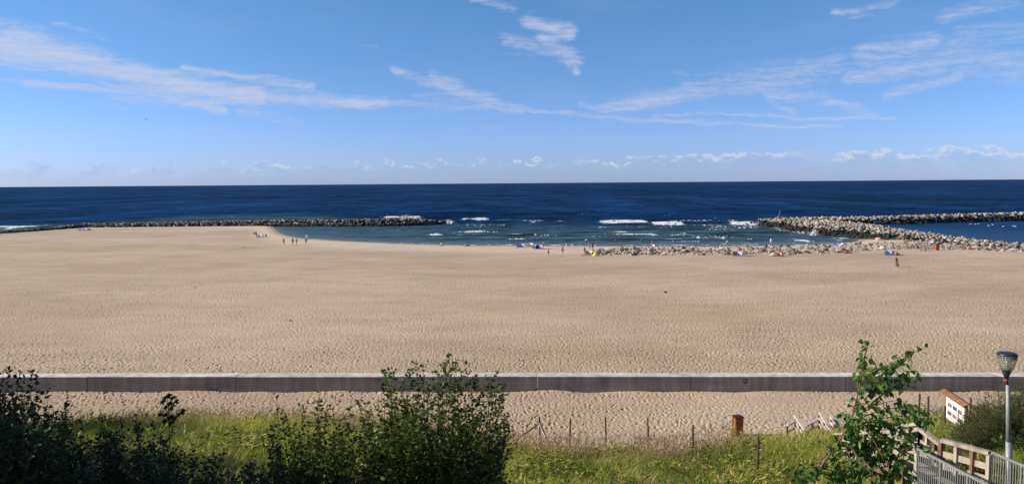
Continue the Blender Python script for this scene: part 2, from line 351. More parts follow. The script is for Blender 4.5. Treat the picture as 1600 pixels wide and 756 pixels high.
def sand_mat():
    mt, n, b = new_mat('beach_sand'); ge = n.n('ShaderNodeNewGeometry'); co = ge.outputs['Position']
    s3 = n.n('ShaderNodeSeparateXYZ'); n.set(s3.inputs[0], co)
    big = n.noise(n.mapping(co, (.022, .035, 1), rot=(0, 0, .25)), 1.0, 6, .62); mid = n.noise(n.mapping(co, (.12, .25, 1)), 1.0, 5, .6); fine = n.noise(co, 9, 4, .7)
    c = n.mix(n.mr(big, .34, .66, 0, 1, True), (.475, .365, .262, 1), (.60, .475, .358, 1))
    # pale dry strip by the water
    at1 = n.n('ShaderNodeAttribute', attribute_name='shore'); pale = n.mr(at1.outputs['Fac'], 30, 14, 0, 1, True)
    c = n.mix(n.math('MULTIPLY', pale, .85), c, (.70, .57, .46, 1))
    weed = n.math('MULTIPLY', n.mr(n.noise(n.mapping(co, (.5, .25, 0)), 1, 6, .75), .60, .68), n.mr(n.math('ABSOLUTE', n.math('SUBTRACT', at1.outputs['Fac'], 9)), 7, 3))
    c = n.mix(n.math('MULTIPLY', weed, .55), c, (.10, .075, .05, 1))
    wet = n.mr(at1.outputs['Fac'], 5.5, 2.5, 0, 1, True); c = n.mix(n.math('MULTIPLY', wet, .6), c, (.28, .23, .18, 1))
    c = n.vm('SCALE', c, scale=n.math('MULTIPLY', n.mr(mid, .3, .7, .90, 1.08), n.mr(fine, .25, .75, .86, 1.12)))
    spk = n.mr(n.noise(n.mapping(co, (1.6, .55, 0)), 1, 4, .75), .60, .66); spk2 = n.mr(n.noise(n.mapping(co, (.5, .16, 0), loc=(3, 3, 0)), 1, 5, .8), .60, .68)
    c = n.vm('SCALE', c, scale=n.math('SUBTRACT', 1.0, n.math('ADD', n.math('MULTIPLY', spk, .20), n.math('MULTIPLY', spk2, .10))))  # dark specks: debris, plus the shade of small pits painted in
    # dune soil and litter under the grass
    at2 = n.n('ShaderNodeAttribute', attribute_name='dune')
    soil = n.mix(n.mr(n.noise(co, 2.0, 5, .7), .35, .65), (.05, .06, .025, 1), (.20, .17, .10, 1))
    c = n.mix(at2.outputs['Fac'], c, soil)
    n.set(b.inputs['Base Color'], c); b.inputs['Roughness'].default_value = .95; b.inputs['Specular IOR Level'].default_value = .1
    # footprints: overlapping dents of two sizes
    dn = n.n('ShaderNodeTexNoise'); dn.inputs['Scale'].default_value = 2.0; n.set(dn.inputs['Vector'], co)
    wc = n.vm('ADD', co, n.vm('SCALE', n.vm('SUBTRACT', dn.outputs['Color'], (.5, .5, .5)), scale=.35))
    h = n.math('ADD', n.math('MULTIPLY', n.noise(wc, 3.2, 6, .65), 1.2), n.math('MULTIPLY', n.noise(n.mapping(co, (.05, .12, 0)), 1, 3, .5), 3.0))
    act = n.mr(n.noise(n.mapping(co, (.02, .05, 0), loc=(4, 2, 0)), 1, 3, .5), .3, .6, .6, 1.1)
    bn = n.n('ShaderNodeBump'); n.set(bn.inputs['Strength'], n.math('MULTIPLY', act, .85)); bn.inputs['Distance'].default_value = .12
    n.set(bn.inputs['Height'], h); n.set(b.inputs['Normal'], bn.outputs[0]); return mt
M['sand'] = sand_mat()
ys = list(np.arange(-30, 40, .5)) + list(np.arange(40, 72, .11)) + list(np.arange(72, 105, .22)) + list(np.arange(105, 190, .45)) + list(np.arange(190, 330, .9)) + [340, 360, 400, 450, 600]
def zf(X, Y):
    Z = ground_z(X, Y); dune = np.clip((43.0 + 1.0*wnoise(X, Y*0, .25, 5) + np.interp(X, [-14, -6, -2, 9, 13, 18, 30], [1.5, .5, -2.0, -2.0, .3, 1.5, 3]) - Y + .8*wnoise(X, Y, 2.2, 9))/1.6, 0, 1)
    act = np.clip(.72+.55*wnoise(X, Y*1.6, .09, 14)+.3*wnoise(X, Y, .4, 15), .12, 1.2)*np.interp(Y, [45, 60, 110, 180], [1, .85, .55, .4])
    Z = Z + dents(X, Y)*act*np.clip((Y-42)/3, 0, 1)*np.clip((shore_y(X)-Y-3)/8, 0, 1)*np.clip((260-Y)/50, 0, 1)
    return Z, dict(shore=np.clip(shore_y(X)-Y, -50, 500), dune=dune)
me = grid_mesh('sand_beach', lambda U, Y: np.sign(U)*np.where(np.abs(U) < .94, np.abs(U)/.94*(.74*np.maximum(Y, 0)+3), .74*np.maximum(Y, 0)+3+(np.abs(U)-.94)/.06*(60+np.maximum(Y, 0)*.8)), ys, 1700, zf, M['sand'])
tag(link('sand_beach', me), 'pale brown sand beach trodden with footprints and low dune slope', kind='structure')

# ------------------------------------------------------------------ sea
FOAM = [ # x0, x1, y, thickness px, strength, lift
 (-40,62,355.5,5,1,.4),(120,140,350.5,3,.9,.2),(100,118,354,2,.6,.1),(590,665,340.5,4,1,.5),(688,712,345,3,.8,.3),(692,716,348.5,3.5,.9,.2),(715,770,343.2,5,1,.6),
 (618,632,359.6,2.2,.9,.3),(634,645,360.4,2,.7,.2),(652,662,365.4,1.6,.8,.2),(662,700,366.8,2.2,1,.35),(700,850,367.6,2.6,1,.4),(718,765,363,3,.9,.4),(680,700,371.6,1.2,.6,.1),
 (818,850,347.5,3,.55,.3),(852,892,346.4,1.6,.6,.2),(866,880,368,1.6,.8,.2),(785,830,366.5,2.2,.9,.3),(932,1020,348,6,1,.7),(1010,1077,350.8,4,1,.5),
 (946,992,362.6,3,1,.4),(926,1036,367.2,3.6,1,.5),(1036,1090,366.4,2.4,.5,.2),(1084,1104,363.6,2,1,.3),(980,1092,373.4,1.8,.9,.3),(1025,1110,377.5,2,.4,.1),
 (1085,1135,352.5,5,.6,.2),(1135,1192,350.5,6,1,.5),(1110,1130,341.5,1.6,.6,.2),(1110,1140,378.8,1.6,.6,.1),(1203,1226,367.5,2.4,1,.4),(1226,1256,374.6,2.2,.9,.3),(1228,1278,377.4,2.2,1,.3),
 (1195,1232,357.6,2.4,.6,.1),(1222,1232,358,2.5,1,.2),(1258,1275,366.6,2.4,.7,.1),(1270,1300,368.5,1.6,.6,.1),(1376,1386,326.5,1.0,.9,.2),
 (1040,1140,345.5,5,0.54,.1),(1095,1190,355,5,0.50,.1),(1030,1100,370,4,0.52,.1),(1205,1290,365,3,0.52,.1),(1290,1345,372,2.5,.5,.1),(1235,1300,361.5,2.0,.55,.1),(700,800,352,3,0.46,.1),(870,930,364,3,0.46,.1),(970,1040,355,3,0.48,.1),(445,520,373.2,1.6,.6,0),(520,700,380.4,1.6,.6,0),(700,960,382.8,1.8,.6,0),(960,1300,383.0,1.8,.65,0),(1430,1436,333,1,.6,.1),(900,960,335,1.0,.4,.2),(1020,1060,337,1,.5,.2),(560,580,334,1,.4,.2),(790,800,341,1.2,.6,.2),(810,822,345,1.2,.5,.2)]
_fr = random.Random(5)
for _i in range(44):
    _x = _fr.uniform(690, 1300); _y = _fr.uniform(344, 381); _w = _fr.uniform(20, 95)
    FOAM.append((_x, _x+_w, _y, _fr.uniform(1.0, 2.2), _fr.uniform(.40, .66), .15))
def sea_zf(X, Y):
    fo = np.zeros_like(X); lift = np.zeros_like(X)
    for k, (x0, x1, yp, th, st, lf) in enumerate(FOAM):
        a = atz(x0, yp, SEA); b = atz(x1, yp, SEA); d = (a.y+b.y)/2; hw = th*.42*d*d/(15.3*F)
        if hw < .8: hw = .8
        msk = (Y > d-hw*5-4) & (Y < d+hw*5+4) & (X > a.x-5) & (X < b.x+5)
        if not msk.any(): continue
        x = X[msk]; y = Y[msk]; t = (x-a.x)/(b.x-a.x); yc = a.y+(b.y-a.y)*t + 1.0*wnoise(x, x*0, .22, k) + .5*wnoise(x, x*0, .9, k+50)
        endw = np.clip(np.minimum(t, 1-t)*(b.x-a.x)/3.0, 0, 1)
        hx = hw*np.clip(.72+.75*wnoise(x, x*0, .55, k+90)+.4*wnoise(x, x*0, 2.1, k+91), .32, 1.5)
        prof = np.exp(-(np.abs(y-yc)/hx)**2.2*.9)*endw*(.8+.35*wnoise(x, y, 1.3, k+9))
        fo[msk] = np.maximum(fo[msk], prof*st); lift[msk] = np.maximum(lift[msk], lf*np.exp(-((y-yc-hw*.3)/(hw*.8+.6))**2)*endw)
    calm = np.clip(((X-105)/10), 0, 1)*np.clip((300-Y)/12+0, 0, 1)*np.clip((Y-150)/8, 0, 1)*.9     # sheltered basin
    lag = np.interp(X, [-95, -60, -25, -10], [.8, .75, .35, 0])*np.clip((278-Y)/8, 0, 1)
    ampl = (1-np.maximum(calm, lag))
    sh = np.clip((Y-shore_y(X))/14, 0.05, 1)
    w = 0
    r = np.random.default_rng(3)
    for i in range(9):
        ang = R(90) + r.uniform(-.12, .12)*(1 if i < 5 else 3); L = r.uniform(9, 26) if i < 5 else r.uniform(4, 8); k = 6.283/L
        ph = (X*np.cos(ang)+Y*np.sin(ang))*k + 1.4*wnoise(X, Y, .035, 20+i) + r.uniform(0, 6.28)
        A = (.14 if i < 5 else .055)
        env = .55+.6*wnoise(X, Y, .03, 40+i)
        w = w + A*(np.sin(ph) + .3*np.sin(2*ph))*env
    fade = np.interp(Y, [0, 420, 800], [1, 1, 0])
    Z = SEA + (w*ampl*fade*1.5 + lift*.8)*sh
    dep = np.clip((Y-shore_y(X)), -5, 200)
    basin = calm
    return Z, dict(foam=fo, depth=dep, basin=basin, wave=w*ampl*fade)
def sea_mat():
    mt, n, b = new_mat('sea_water'); ge = n.n('ShaderNodeNewGeometry'); co = ge.outputs['Position']
    fo = n.n('ShaderNodeAttribute', attribute_name='foam').outputs['Fac']; de = n.n('ShaderNodeAttribute', attribute_name='depth').outputs['Fac']
    ba = n.n('ShaderNodeAttribute', attribute_name='basin').outputs['Fac']
    s1 = n.noise(n.mapping(co, (.012, .05, 0)), 1, 5, .6); s2 = n.noise(n.mapping(co, (.0012, .006, 0)), 1, 6, .65)
    s3 = n.noise(n.mapping(co, (.10, .35, 0)), 1, 4, .6)
    wa = n.n('ShaderNodeAttribute', attribute_name='wave').outputs['Fac']
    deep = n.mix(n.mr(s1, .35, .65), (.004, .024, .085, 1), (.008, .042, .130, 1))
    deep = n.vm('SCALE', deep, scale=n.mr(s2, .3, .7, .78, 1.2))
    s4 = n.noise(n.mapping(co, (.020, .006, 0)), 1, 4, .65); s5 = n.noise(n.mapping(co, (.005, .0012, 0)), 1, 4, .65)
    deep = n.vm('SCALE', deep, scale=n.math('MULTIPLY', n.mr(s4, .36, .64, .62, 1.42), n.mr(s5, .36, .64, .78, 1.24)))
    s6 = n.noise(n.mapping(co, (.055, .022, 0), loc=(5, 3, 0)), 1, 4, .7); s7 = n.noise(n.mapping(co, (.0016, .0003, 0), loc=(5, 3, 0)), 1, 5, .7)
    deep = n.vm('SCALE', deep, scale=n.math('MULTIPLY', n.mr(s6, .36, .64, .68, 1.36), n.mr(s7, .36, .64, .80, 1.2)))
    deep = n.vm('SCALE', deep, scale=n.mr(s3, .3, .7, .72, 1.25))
    shal = n.mix(n.mr(s3, .38, .62), (.026, .065, .088, 1), (.062, .125, .175, 1))
    dd = n.math('ADD', de, n.math('MULTIPLY', n.math('SUBTRACT', s1, .5), 70))
    f = n.mr(dd, 45, 125, 0, 1, True); f = n.math('MAXIMUM', f, n.math('MULTIPLY', ba, .9))
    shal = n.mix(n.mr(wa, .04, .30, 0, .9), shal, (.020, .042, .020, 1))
    shal = n.mix(n.mr(de, 16, 1, 0, .8), shal, (.13, .165, .17, 1))
    c = n.mix(f, shal, deep)
    c = n.vm('SCALE', c, scale=n.mr(wa, -.3, .3, 1.42, .62))  # sky reflection on the waves painted in: troughs lighter, crests darker
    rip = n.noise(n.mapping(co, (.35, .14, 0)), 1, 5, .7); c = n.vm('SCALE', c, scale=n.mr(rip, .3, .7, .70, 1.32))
    c = n.mix(n.math('MULTIPLY', ba, .8), c, (.012, .055, .16, 1))
    lace = n.noise(n.mapping(co, (1.3, .45, 0)), 1.0, 8, .75)
    fa = n.mr(n.math('ADD', n.math('MULTIPLY', fo, .92), n.math('MULTIPLY', n.math('SUBTRACT', lace, .5), 3.0)), .42, .58, 0, 1, True)
    fa = n.math('MULTIPLY', fa, n.mr(fo, .05, .2, 0, 1))
    h = n.math('ADD', n.math('MULTIPLY', n.noise(n.mapping(co, (.5, 1.1, 0)), 1, 5, .65), 1.0), n.math('MULTIPLY', n.noise(n.mapping(co, (.08, .22, 0)), 1, 4, .6), 2.4))
    bn = n.n('ShaderNodeBump'); bn.inputs['Strength'].default_value = .9; n.set(bn.inputs['Distance'], n.mr(ba, 0, 1, .6, .15))
    n.set(bn.inputs['Height'], h)
    df = n.n('ShaderNodeBsdfDiffuse'); n.set(df.inputs[0], n.mix(fa, c, (.85, .86, .87, 1)))
    gl = n.n('ShaderNodeBsdfGlossy'); gl.inputs['Roughness'].default_value = .28; n.set(gl.inputs['Normal'], bn.outputs[0]); gl.inputs[0].default_value = (.8, .9, 1, 1)
    fr = n.n('ShaderNodeFresnel'); fr.inputs[0].default_value = 1.33; n.set(fr.inputs['Normal'], bn.outputs[0])
    k = n.math('MULTIPLY', n.math('MINIMUM', fr.outputs[0], .8), n.mr(de, 20, 120, .34, .09)); k = n.math('MULTIPLY', k, n.mr(fa, 0, 1, 1, 0))
    mx = n.n('ShaderNodeMixShader'); n.set(mx.inputs[0], k); n.t.links.new(df.outputs[0], mx.inputs[1]); n.t.links.new(gl.outputs[0], mx.inputs[2])
    n.t.links.new(mx.outputs[0], n.t.nodes['Material Output'].inputs[0]); n.t.nodes.remove(b); return mt
M['sea'] = sea_mat()
yy = list(np.arange(150, 330, .55)); s = .6
while yy[-1] < 90000: yy.append(yy[-1]+s); s *= 1.055
def sea_x(U, Y):
    return np.sign(U)*np.interp(np.abs(U), [0, .86, 1], [0, .84, 4.0])*Y
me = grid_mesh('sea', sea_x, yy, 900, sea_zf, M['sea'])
tag(link('sea', me), 'deep blue sea with white breaking waves near the shore', kind='structure')

# spray thrown up where waves hit the rocks
M['spray'] = basic('white_spray', (.85, .87, .89), .9, .03)
sV, sF = [], []; k0 = 0
for px, py, w_, h_, n_ in ((606, 343, .8, 1.6, 160), (634, 343, 3.2, 1.9, 700), (650, 343, 3.0, 1.0, 400), (622, 343, 4, .7, 300), (1272, 368.5, 1.1, 1.9, 420), (132, 352, 1.6, .9, 200), (1182, 352, 2.2, .9, 260), (1000, 349, 4, .7, 300), (640, 341, 6, .6, 400)):
    c_ = atz(px, py, SEA)
    for i in range(n_):
        u = rng.normal(0, .5); q = abs(rng.normal(0, .45)); p_ = np.array([c_.x+u*w_, c_.y+rng.normal(0, .5), SEA+q*h_*math.exp(-u*u)])
        sV.append(p_+rng.normal(0, .10, (4, 3))); sF.append([[k0, k0+1, k0+2], [k0, k0+2, k0+3], [k0, k0+3, k0+1], [k0+1, k0+3, k0+2]]); k0 += 4
tag(link('sea_spray', np_mesh('sea_spray', np.vstack(sV), np.vstack(sF), M['spray'])), 'white spray flying up where waves hit the rocks', 'spray', kind='stuff')

# ------------------------------------------------------------------ boulders
def hull_rock(seed, n=10):
    r = random.Random(seed); bm = bmesh.new()
    for i in range(n):
        v = Vector((r.gauss(0, 1), r.gauss(0, 1), r.gauss(0, 1))).normalized()*r.uniform(.82, 1.0)
        bm.verts.new((v.x*.5, v.y*.42, v.z*.34))
    res = bmesh.ops.convex_hull(bm, input=bm.verts)
    loose = [v for v in bm.verts if not v.link_faces]; bmesh.ops.delete(bm, geom=loose, context='VERTS')
    bmesh.ops.triangulate(bm, faces=bm.faces); bm.verts.index_update(); return bm
variants = []
for sd in range(12):
    bm = hull_rock(sd); vs = np.array([v.co[:] for v in bm.verts]); fs = np.array([[v.index for v in f.verts] for f in bm.faces])
    me = bpy.data.meshes.new('boulder'); bmesh.ops.recalc_face_normals(bm, faces=bm.faces); bm.to_mesh(me); bm.free(); me.materials.append(M['rock_dry'])
    variants.append((vs, fs, me))
def rot_rand(r): 
    return np.array(Matrix.Rotation(r.uniform(0, 6.28), 3, 'Z') @ Matrix.Rotation(r.uniform(-.5, .5), 3, 'X') @ Matrix.Rotation(r.uniform(-.5, .5), 3, 'Y'))
RV, RF, RT, roff = [], [], [], 0
TONE = (.55, 1.15)
rr = random.Random(11)
def add_rock(p, s):
    global roff
    vs, fs, _ = variants[rr.randrange(12)]
    v = (vs*np.array([rr.uniform(.8, 1.3), rr.uniform(.8, 1.2), rr.uniform(.85, 1.3)])*s) @ rot_rand(rr).T + np.array(p)
    RV.append(v); RF.append(fs+roff); RT.append(np.full(len(v), rr.uniform(*TONE))); roff += len(v)
def mound(line, hw, top, base=SEA-.8, size=1.5, dens=1.0, crest=.35):
    """rocks heaped along a polyline (x, y, halfwidth scale); returns nothing"""
    pts = [Vector((p[0], p[1])) for p in line]
    L = sum((b-a).length for a, b in zip(pts, pts[1:]))
    for (a, b), (wa, wb), (ta, tb) in zip(zip(pts, pts[1:]), zip(hw, hw[1:]), zip(top, top[1:])):
        seg = (b-a); n = int(seg.length*(wa+wb)/(size*size)*2.6*dens)
        nrm = Vector((-seg.y, seg.x)).normalized()
        for i in range(n):
            t = rr.random(); u = rr.uniform(-1, 1); w = wa+(wb-wa)*t; tp = ta+(tb-ta)*t
            p = a+seg*t+nrm*u*w
            k = abs(u); z = tp - (tp-base)*max(0, (k-crest)/(1-crest))**1.1 + rr.uniform(-.25, .2)
            add_rock((p.x, p.y, z-.2*size), size*rr.uniform(.6, 1.45))
def pz(px, py, z=SEA): v = atz(px, py, z); return (v.x, v.y)
# left breakwater
TONE = (.18, .95)
L1 = [pz(-160, 377), pz(-60, 370), pz(0, 366), pz(70, 361), pz(130, 356.5), pz(300, 354.5), pz(430, 353.5), pz(560, 353.5), pz(640, 352), pz(692, 350)]
mound(L1, [2.5, 2.5, 2.5, 2.5, 3.5, 4, 4.5, 4.8, 5, 3.4], [.4, .4, .45, .6, 1.15, 1.5, 1.9, 2.1, 2.1, .7], size=1.3, dens=1.5)
TONE = (.6, 1.15)
# diagonal groin on the right, from its head back to the beach
L2 = [pz(1194, 350.5), pz(1215, 353.5), pz(1260, 357.5), pz(1300, 363), pz(1350, 369), pz(1400, 374), pz(1450, 379), pz(1530, 385), pz(1600, 390), pz(1700, 396)]
mound(L2, [4, 6.5, 9, 10, 9.5, 8, 6.5, 5, 4, 4], [1.4, 2.3, 2.6, 2.7, 2.5, 2.0, 1.6, 1.0, .7, .6], base=SEA-.5, size=1.2, dens=.9, crest=.55)
# far breakwater
L3 = [pz(1215, 350), pz(1300, 350.5), pz(1400, 349.5), pz(1500, 346.5), pz(1600, 344), pz(1760, 340)]
mound(L3, [5, 5, 5, 5, 5, 5], [2.0, 2.1, 2.3, 2.4, 2.5, 2.5], size=1.45, dens=1.3)
for (px, py) in ((1173, 350.5), (1178, 350.5), (1183, 350), (1187, 351), (1176, 349.5), (1169, 351)):
    p = pz(px, py); add_rock((p[0], p[1], -.1), 2.2)
# low line of boulders on the beach: the ones that show largest are individuals
line = [(915, 397), (985, 395.5), (1060, 395), (1140, 394.5), (1220, 394), (1300, 391.5), (1370, 387), (1440, 386), (1520, 388), (1590, 392)]
def line_y(px): return np.interp(px, [a for a, b in line], [b for a, b in line])
NB = 0; cand = []
while len(cand) < 820:
    px = rr.uniform(925, 1600); k = rr.gauss(0, 1)
    hwp = np.interp(px, [925, 980, 1320, 1400, 1600], [3.5, 6.0, 7.0, 6.0, 4.0])
    py = line_y(px) + rr.uniform(-1, 1)*hwp - 2.0
    p = pz(px, py, 0)
    s = rr.uniform(.5, .95) if rr.random() < .62 else rr.uniform(1.0, 1.7)
    cand.append((s, px, py, p))
show = sorted(cand, key=lambda c: -c[0]*F/c[3][1])
def boulder_label(px):
    if px < 1050: return 'pale grey boulder at the left end of the rock line on the beach'
    if px < 1200: return 'pale grey boulder in the middle of the rock line on the beach'
    if px < 1350: return 'pale grey boulder in the right half of the beach rock line, near the groin'
    return 'pale grey boulder where the beach rock line meets the diagonal groin'
for i, (s_, px, py, p) in enumerate(show):
    if i < 290:
        o = link('boulder', variants[rr.randrange(12)][2]); o.location = (p[0], p[1], gz(*p)+.16*s_)
        o.scale = (s_*rr.uniform(.9, 1.3), s_*rr.uniform(.8, 1.2), s_*rr.uniform(.65, 1.0)); o.rotation_euler = (rr.uniform(-.5, .5), rr.uniform(-.5, .5), rr.uniform(0, 6.28))
        tag(o, boulder_label(px), 'boulder', boulder_label(px).replace('pale grey boulder', 'boulders'))
    else: add_rock((p[0], p[1], gz(*p)+.1*s_), s_)
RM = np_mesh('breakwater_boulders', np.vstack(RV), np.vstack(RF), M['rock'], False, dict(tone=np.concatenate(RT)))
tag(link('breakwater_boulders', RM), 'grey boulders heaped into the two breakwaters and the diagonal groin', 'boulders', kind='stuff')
# a few single stones
def stone(px, py, s, lab, mat=None, z=0.0, name='stone'):
    p = pz(px, py, z); vs, fs, me = variants[rr.randrange(12)]
    if mat: me = me.copy(); me.materials[0] = mat
    o = link(name, me); o.location = (p[0], p[1], gz(*p)+.15*s); o.scale = (s, s, s); tag(o, lab, 'stone'); return o
stone(453, 501.5, .42, 'small pale stone lying alone on the sand in the left half')
stone(1040, 457, .55, 'dark lump lying alone on the open sand right of centre', M['brown'])
stone(305, 449.5, .35, 'small dark stone far off on the left part of the sand', M['brown'])
stone(1421, 416, .35, 'small dark thing on the sand right of the two people with the crouching figure', M['brown'])
stone(1372.5, 376, 2.2, 'large orange-red rock at the foot of the diagonal groin', M['rose'], name='rock')
big = stone(1209, 400, 2.6, 'big pale pinkish rock in front of the beach rock line', M['cream'], name='rock')
big.scale.z = 1.3; big.data.materials[0] = basic('pale_pink_stone', (.42, .34, .29), .85, .3, 3)

# ------------------------------------------------------------------ concrete sea wall
wall = empty('sea_wall', (0, 53.35, 0), R(-1.55))
tag(wall, 'low long concrete sea wall with broad pale top crossing the beach', 'wall')
for i in range(-9, 9):
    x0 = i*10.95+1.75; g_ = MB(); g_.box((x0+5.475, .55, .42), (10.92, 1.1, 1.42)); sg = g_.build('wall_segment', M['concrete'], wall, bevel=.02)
    cp = MB().box((x0+5.475, .55, 1.145), (10.90, 1.12, .035)).build('sunlit_top', M['sunlit_top'], sg, bevel=.01)  # thin lighter slab added to paint the sunlit wall top
    sg.location = (0, random.uniform(-.015, .015), random.uniform(-.012, .012))
def scribble(pts, mat, x, z, s):
    b = MB()
    for a, c in zip(pts, pts[1:]): b.beam((x+a[0]*s, -.02, z+a[1]*s), (x+c[0]*s, -.02, z+c[1]*s), .035, .02, Vector((0, 1, 0)))
    b.build('graffiti', mat, wall)
cloth('purple', (.08, .03, .16))
scribble([(0, .2), (.2, .5), (.6, .55), (.8, .3), (.5, .1), (.9, .15), (1.2, .5), (1.5, .5), (1.35, .2), (1.7, .15), (2.0, .5), (2.3, .35), (2.1, .1), (2.5, .2)], M['purple'], -22.1, .13, .25)
scribble([(0, .6), (.3, 0), (.6, .6), (1, .6), (.7, .1), (1, .3)], M['black'], 16.4, .62, .32)
scribble([(0, 1.0), (1.1, 1.0)], M['black'], 16.4, .62, .32)

# ------------------------------------------------------------------ fence of thin posts
def post(b_, t_, r, parent, mat='post_wood'):
    MB().tube(b_, t_, r, r*.9, 8).build('post', M[mat], parent)
fence = empty('post_fence', tuple(atz(946, 692, 0)))
tag(fence, 'row of thin grey wooden posts standing in the dune grass by the beach', 'fence')
def fpost(f, px, ty, y, parent, r=.05, mat='post_wood', lean=0):
    t = at(px, ty, y); b = Vector((t.x+lean, t.y, gz(t.x, t.y)-.2)); o = parent.location
    post(b-o, t-o, r, parent, mat); return t
bpy.context.view_layer.update()
tops = []
for px, ty, y, ln in ((843, 651, 41.6, .02), (891, 653, 42.0, -.03), (946, 650.5, 41.5, .05), (1012, 652, 41.2, .07), (1083, 663.5, 38.0, 0), (1185, 681, 31.5, 0)):
    tops.append(fpost(None, px, ty, y, fence, .055 if px > 1050 else .05, 'post_wood', ln))
o = fence.location
t0 = tops[0]
bb = at(803, 688, 42.6); MB().tube(Vector(t0)-o-Vector((0, 0, .35)), Vector((bb.x, bb.y, gz(bb.x, bb.y)+.1))-o, .05).build('brace', M['post_wood'], fence)
bb = at(866, 690, 40.6); MB().beam(Vector(t0)-o-Vector((0, 0, .35)), Vector((bb.x, bb.y, gz(bb.x, bb.y)-.1))-o, .12, .06).build('brace', M['wood_pale'], fence)
fence2 = empty('post_fence', tuple(at(1455, 655, 40)))
tag(fence2, 'short run of bare wooden posts between the birch and the notice board', 'fence')
for px, ty, y in ((1437, 615, 41), (1451, 619, 40), (1477, 634, 37), (1517, 621, 42), (1409, 640, 43)):
    fpost(None, px, ty, y, fence2, .06, 'post_wood')
a = at(1452, 640, 40); b = at(1472, 655, 38.0)
MB().tube(a-fence2.location, b-fence2.location, .04).build('brace', M['post_wood'], fence2)

# ------------------------------------------------------------------ litter bin
bp = atz(1152, 681, 0); binr = empty('litter_bin', tuple(bp), R(12))
tag(binr, 'rust red wooden litter bin standing alone on the sand before the dune', 'litter bin')
hb = 1.12
for i, (x, y, w, d) in enumerate([(0, -.24, .50, .03), (0, .24, .50, .03), (-.25, 0, .03, .47), (.25, 0, .03, .47)]):
    b = MB()
    if w > d:
        for k in range(4): b.box((x-.1875+k*.125, y, hb/2+.04), (.112, .03, hb))
    else:
        for k in range(4): b.box((x, y-.165+k*.11, hb/2+.04), (.03, .10, hb))
    b.build('side_panel', M['rust_wood'], binr)
b = MB(); b.box((0, 0, hb+.075), (.60, .58, .045)); b.build('lid', M['dark_wood'], binr, bevel=.008)
b = MB(); b.box((0, 0, hb*.5), (.42, .40, hb*.9)); b.build('liner', M['dark_wood'], binr)
b = MB(); b.poly([(-.02, -.262, .32), (.06, -.262, .16), (.13, -.262, .34), (.06, -.262, .42)]); b.build('sticker', M['white_panel'], binr)
b = MB(); b.box((-.33, 0, .62), (.05, .05, 1.35)); b.build('post', M['wood'], binr)
b = MB(); b.box((.25, -.33, .03), (1.5, .12, .04)); b.build('ground_board', M['wood'], binr)

# ------------------------------------------------------------------ notice board
nb0 = at(1476.5, 670, 38.5); nb1 = at(1508, 676, 36.2)
nbz = min(gz(nb0.x, nb0.y), gz(nb1.x, nb1.y))
ang = math.atan2(nb1.y-nb0.y, nb1.x-nb0.x); wid = (Vector((nb1.x, nb1.y))-Vector((nb0.x, nb0.y))).length
nb = empty('notice_board', (nb0.x, nb0.y, gz(nb0.x, nb0.y)), ang)
tag(nb, 'wooden notice board on two posts with pitched cap and white panel beside the willow bush', 'notice board')
topz = at(1477, 611, 38.5).z - nb.location.z
top2 = at(1512, 632, 36.2).z - nb.location.z
for x in (0, wid): MB().box((x, 0, topz/2-.25), (.12, .12, topz+.4)).build('post', M['larch'], nb, bevel=.01)
pb, pt = topz-1.35, topz-.22
MB().box((wid/2, 0, pt+.03), (wid-.12, .08, .10)).build('rail', M['larch'], nb)
MB().box((wid/2, 0, pb-.03), (wid-.12, .08, .10)).build('rail', M['larch'], nb)
MB().box((wid/2, -.01, (pb+pt)/2), (wid-.13, .03, pt-pb-.05)).build('panel', M['white_panel'], nb)
b = MB()
b.beam((-.25, -.13, topz+.0), (wid+.25, -.13, topz+.0), .30, .03, Vector((0, -.45, 1)))
b.beam((-.25, .13, topz+.0), (wid+.25, .13, topz+.0), .30, .03, Vector((0, .45, 1)))
b.build('roof', M['larch'], nb)
for i in range(3):
    for j in range(2):
        x = .22+(wid-.35)*(.08+.30*i)+.08; z = pb+.22+j*.42
        MB().box((x+.08, -.03, z+.14), ((wid-.3)*.24, .006, .2)).build('picture', M['print_photo' if (i+j) % 2 else 'print_dark'], nb)
b = MB()
for j in range(2):
    for k in range(3): b.box((wid/2, -.029, pb+.10+j*.42+k*.035), (wid*.7, .004, .012))
b.build('text_lines', M['print_dark'], nb)

# ------------------------------------------------------------------ street lamp
lp = at(1580, 725, 19.0); lz = gz(lp.x, lp.y); lt = at(1574, 551, 19.0)
lamp = empty('street_lamp', (lp.x, lp.y, lz)); H = lt.z-lz; lean = (lt.x-lp.x)/H*1.0
tag(lamp, 'grey steel street lamp with dark flat lid over a clear bowl', 'street lamp')
sx = lambda z: lean*z
MB().tube((sx(0), 0, -.3), (sx(1.6), 0, 1.6), .075, .072, 16).tube((sx(1.6), 0, 1.6), (sx(H-.78), 0, H-.78), .062, .045, 16).build('pole', M['galv'], lamp, smooth=True)
MB().tube((sx(H), 0, H-.80), (sx(H), 0, H-.66), .05, .055, 14).build('collar', M['reddish'], lamp, smooth=True)
MB().lathe([(.05, -.66), (.07, -.58), (.11, -.48), (.10, -.46), (0.001, -.46)], (sx(H), 0, H)).build('housing', M['lamp_black'], lamp, smooth=True)
MB().lathe([(.11, -.475), (.17, -.34), (.215, -.18), (.235, -.06), (.225, -.06), (.205, -.18), (.16, -.34), (.10, -.465)], (sx(H), 0, H), 28).build('bowl', M['glass'], lamp, smooth=True)
MB().lathe([(.001, -.05), (.238, -.055), (.246, -.03), (.19, .005), (.10, .02), (.001, .025)], (sx(H), 0, H), 28).build('lid', M['lamp_lid'], lamp, smooth=True)
